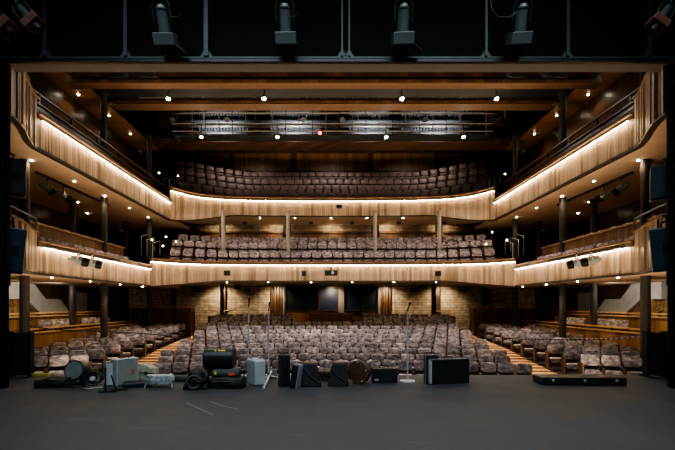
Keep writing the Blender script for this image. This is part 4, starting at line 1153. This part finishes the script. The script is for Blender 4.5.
def padded(px, py, w, label, seed, skew):
    t = thing('padded_box', label, 'box', G(px, py), 0)
    b = MB(); h = .44; d = .3
    b.add([(-w/2, -d/2, 0), (w/2, -d/2, 0), (w/2, d/2, 0), (-w/2, d/2, 0), (-w/2+.02+max(0, -skew), -d/2+.05, h), (w/2-.02-max(0, skew), -d/2+.05, h), (w/2-.02-max(0, skew), d/2-.02, h), (-w/2+.02+max(0, -skew), d/2-.02, h)],
          [(0, 3, 2, 1), (4, 5, 6, 7), (0, 1, 5, 4), (1, 2, 6, 5), (2, 3, 7, 6), (3, 0, 4, 7)])
    b.build('cover', 'blackcloth', t, local=True, bevel=.02, seg=3)
    b = MB(); b.box((skew*-.5, .01, h+.008), (w*.75, d*.7, .02)); b.build('top_panel', 'browncase', t, local=True, bevel=.006)
    b = MB(); b.tube([(-w*.35, -.14, .36), (0.0, -.148, .2), (w*.4, -.155, .08)], .008, 6); b.build('crease_strap', 'greycloth', t, local=True)
padded(311.5, 385.5, .40, 'black padded box with slanting right side beside the leaning case', 1, .08)
padded(338, 385, .42, 'black padded box with slanting left side beside the round brown case', 2, -.08)
t = thing('violin_case', 'small dark brown case lying between the two padded boxes', 'case', G(323, 380.5), 0)
b = MB(); b.cyl((-.09, .02, .17), (.16, .02, .17), .10, .09, 18); b.build('shell', 'browncase', t, local=True, bevel=.01)
b = MB(); b.cyl((.02, .02, .17), (.04, .02, .17), .105, n=18); b.build('rim_band', 'blackcase', t, local=True)
b = MB(); b.bx(-.08, .14, -.05, .08, 0, .09); b.build('base_block', 'blackcase', t, local=True)
c = G(359, 383.5)
t = thing('round_case', 'round dark brown instrument case standing on edge', 'case', c, -.5)
b = MB(); b.cyl((0, -.09, .235), (0, .09, .235), .235, n=36); b.build('shell', 'browncase', t, local=True, bevel=.015)
for y in (-.06, .06):
    b = MB(); b.torus((0, y, .237), .232, .009, (0, 1, 0), 36); b.build('rim_band', 'blackcase', t, local=True)
b = MB()
for k in range(5):
    an = .3+k*1.25; b.ball((math.cos(an)*.2, -.095, .235+math.sin(an)*.2), .012)
b.build('rivets', 'steel', t, local=True)
hard_case('amplifier_case', 'low black rectangular case right of the round brown case', 'case', G(384, 382), 0, .52, .26, .30, 'blackcase', 'blackmetal', True, latches=0, label_patch=('concrete', -.17, .07, (.08, .004, .03), 0))
hard_case('upright_case', 'black upright case with silver top bar behind the wide black case', 'case', G(431, 383), .15, .26, .18, .58, 'blackcase', 'silver', True, latches=1)
t = hard_case('wide_case', 'wide black upright case with silver left edge, right of centre', 'case', G(448, 383), .22, .86, .20, .50, 'blackcase', 'silver', True, latches=2)
b = MB(); b.box((-.425, -.04, .25), (.03, .14, .47)); b.build('edge_trim', 'silver', t, local=True, bevel=.006)
for q, pts in enumerate((((186, 403), (200, 409), (213, 415)), ((209, 401), (222, 406), (238, 409)))):
    A_ = [G(*p) for p in pts]; b = MB()
    for p, r in zip(A_, A_[1:]):
        n_ = (r-p).cross(Vector((0, 0, 1))).normalized()*.009
        b.hexa([p-n_, r-n_, r+n_, p+n_]+[v+Vector((0, 0, .002)) for v in (p-n_, r-n_, r+n_, p+n_)])
    tag(b.build('chalk_mark', 'lampgrey'), '%s pale scratch mark on the stage floor left of centre' % ('left', 'right')[q], 'mark')
# long flat case
t = thing('keyboard_case', 'long flat black case lying on the right of the stage', 'case', G(583, 385), -.03)
b = MB(); b.box((0, .15, .085), (1.66, .42, .15)); b.build('shell', 'blackcase', t, local=True, bevel=.03, seg=3)
b = MB(); b.box((0, .15, .10), (1.67, .43, .012)); b.build('rim_band', 'blackmetal', t, local=True)
for x in (-.62, 0.0, .62):
    b = MB(); b.box((x, -.065, .10), (.05, .02, .05)); b.build('latch', 'steel', t, local=True, bevel=.005)
b = MB(); b.tube([(-.1, -.06, .06), (-.08, -.1, .06), (.08, -.1, .06), (.1, -.06, .06)], .012, 8); b.build('handle', 'blackmetal', t, local=True)
b = MB(); b.box((.42, .12, .162), (.12, .07, .004)); b.build('sticker', 'concrete', t, local=True)
b = MB(); b.box((.47, .05, .162), (.09, .03, .004)); b.build('red_sticker', 'red', t, local=True)

# ------------------------------------------------------------------ lights
def area(loc, target, size, power, col, sy=None, spread=180):
    l = bpy.data.lights.new('soft_lamp', 'AREA'); l.energy = power; l.spread = math.radians(spread); l.color = col; l.size = size
    if sy: l.shape = 'RECTANGLE'; l.size_y = sy
    o = bpy.data.objects.new('soft_lamp', l); COL.objects.link(o); o.location = loc
    o.rotation_euler = (Vector(target)-Vector(loc)).to_track_quat('-Z', 'Y').to_euler(); return o
# house lights high over the stalls
for x in (-5, 0, 5):
    spot((x, 14.9, 9.9), (x*.9, 15.3, 0), 1800, 84, .8, (1, .92, .86), .3)
    spot((x, 18.0, 9.6), (x*.9, 18.0, 0), 800, 80, .8, (1, .84, .70), .3)
for x in (-5.5, 0, 5.5):
    spot((x, 22.6, 12.2), (x, 24.6, 8.6), 330, 110, .8, (1, .80, .66), .2)  # unseen spots added behind the ceiling edge to brighten the upper seats
# inside lower balcony, over the seats
for x in (-6.6, -3.3, 0, 3.3, 6.6):
    spot((x, 19.3, 6.6), (x, 21.2, 4.2), 70, 120, .8, (1, .84, .7), .2)
    spot((x, 23.2, 2.6), (x, 24.2, 1.2), 120, 130, .8, (1, .78, .5), .1)
    spot((x, 23.4, 6.3), (x, 24.3, 5.6), 30, 140, .8, (1, .78, .5), .1)
# aisle lights, plus unseen spots added to brighten box fronts and stair flights
for s in (-1, 1):
    for d in (13.6, 15.8, 18.0, 20.2):
        spot((s*6.8, d, 2.35 if d > 17.3 else 2.9), (s*6.8, d+.1, -1), 330, 34, .5, (1, .62, .3), .05)
    for d in (13.4, 15.2, 17.2):
        spot((s*8.2, d, 2.38), (s*9.85, d, .1), 60, 80, .8, (1, .78, .5), .05)
        spot((s*9.9, d, 2.38), (s*11.05, d, .9), 36, 80, .8, (1, .78, .5), .05)
    spot((s*10.3, 15.0, 2.2), (s*12.1, 16.0, 1.9), 60, 140, .8, (1, .9, .78), .05)
    spot((s*10.6, 13.2, 2.2), (s*12.1, 14.2, 1.2), 60, 140, .8, (1, .9, .75), .05)
# stage working light: a cool soft lamp high over the stage
area((0, 3.2, 8.8), (0, 4.8, 0), 9.5, 370, (.78, .91, 1.0), 2.5, 110)
# added fill lamps, out of sight behind the header and below the stage edge
for x in (-3.8, 0, 3.8):
    area((x, 8.2, 7.7), (x*1.1, 21, 3.0), 3.0, 300, (1, .86, .72), .6, 130)
area((0, 9.75, -1.1), (0, 14.2, 7.5), 15.0, 800, (1, .78, .55), .7, 95)
w = bpy.data.worlds.new('dim_hall_air'); scn.world = w; w.use_nodes = True
bg = w.node_tree.nodes['Background']; bg.inputs[0].default_value = (.75, .82, 1, 1); bg.inputs[1].default_value = .03

# ------------------------------------------------------------------ camera
cam = bpy.data.cameras.new('camera'); co = bpy.data.objects.new('camera', cam); COL.objects.link(co)
co.location = (CAMX, 0, H); co.rotation_euler = (PI/2, 0, 0)
cam.sensor_fit = 'HORIZONTAL'; cam.sensor_width = 36; cam.lens = 36*F/675
cam.shift_x = (337.5-CX)/675; cam.shift_y = (CY-225)/675
cam.clip_start = .05; cam.clip_end = 200
scn.camera = co
scn.view_settings.view_transform = 'AgX'
try: scn.view_settings.look = 'AgX - Medium High Contrast'
except Exception: pass
scn.view_settings.exposure = 0.45
scn.cycles.use_denoising = True
scn.cycles.max_bounces = 6
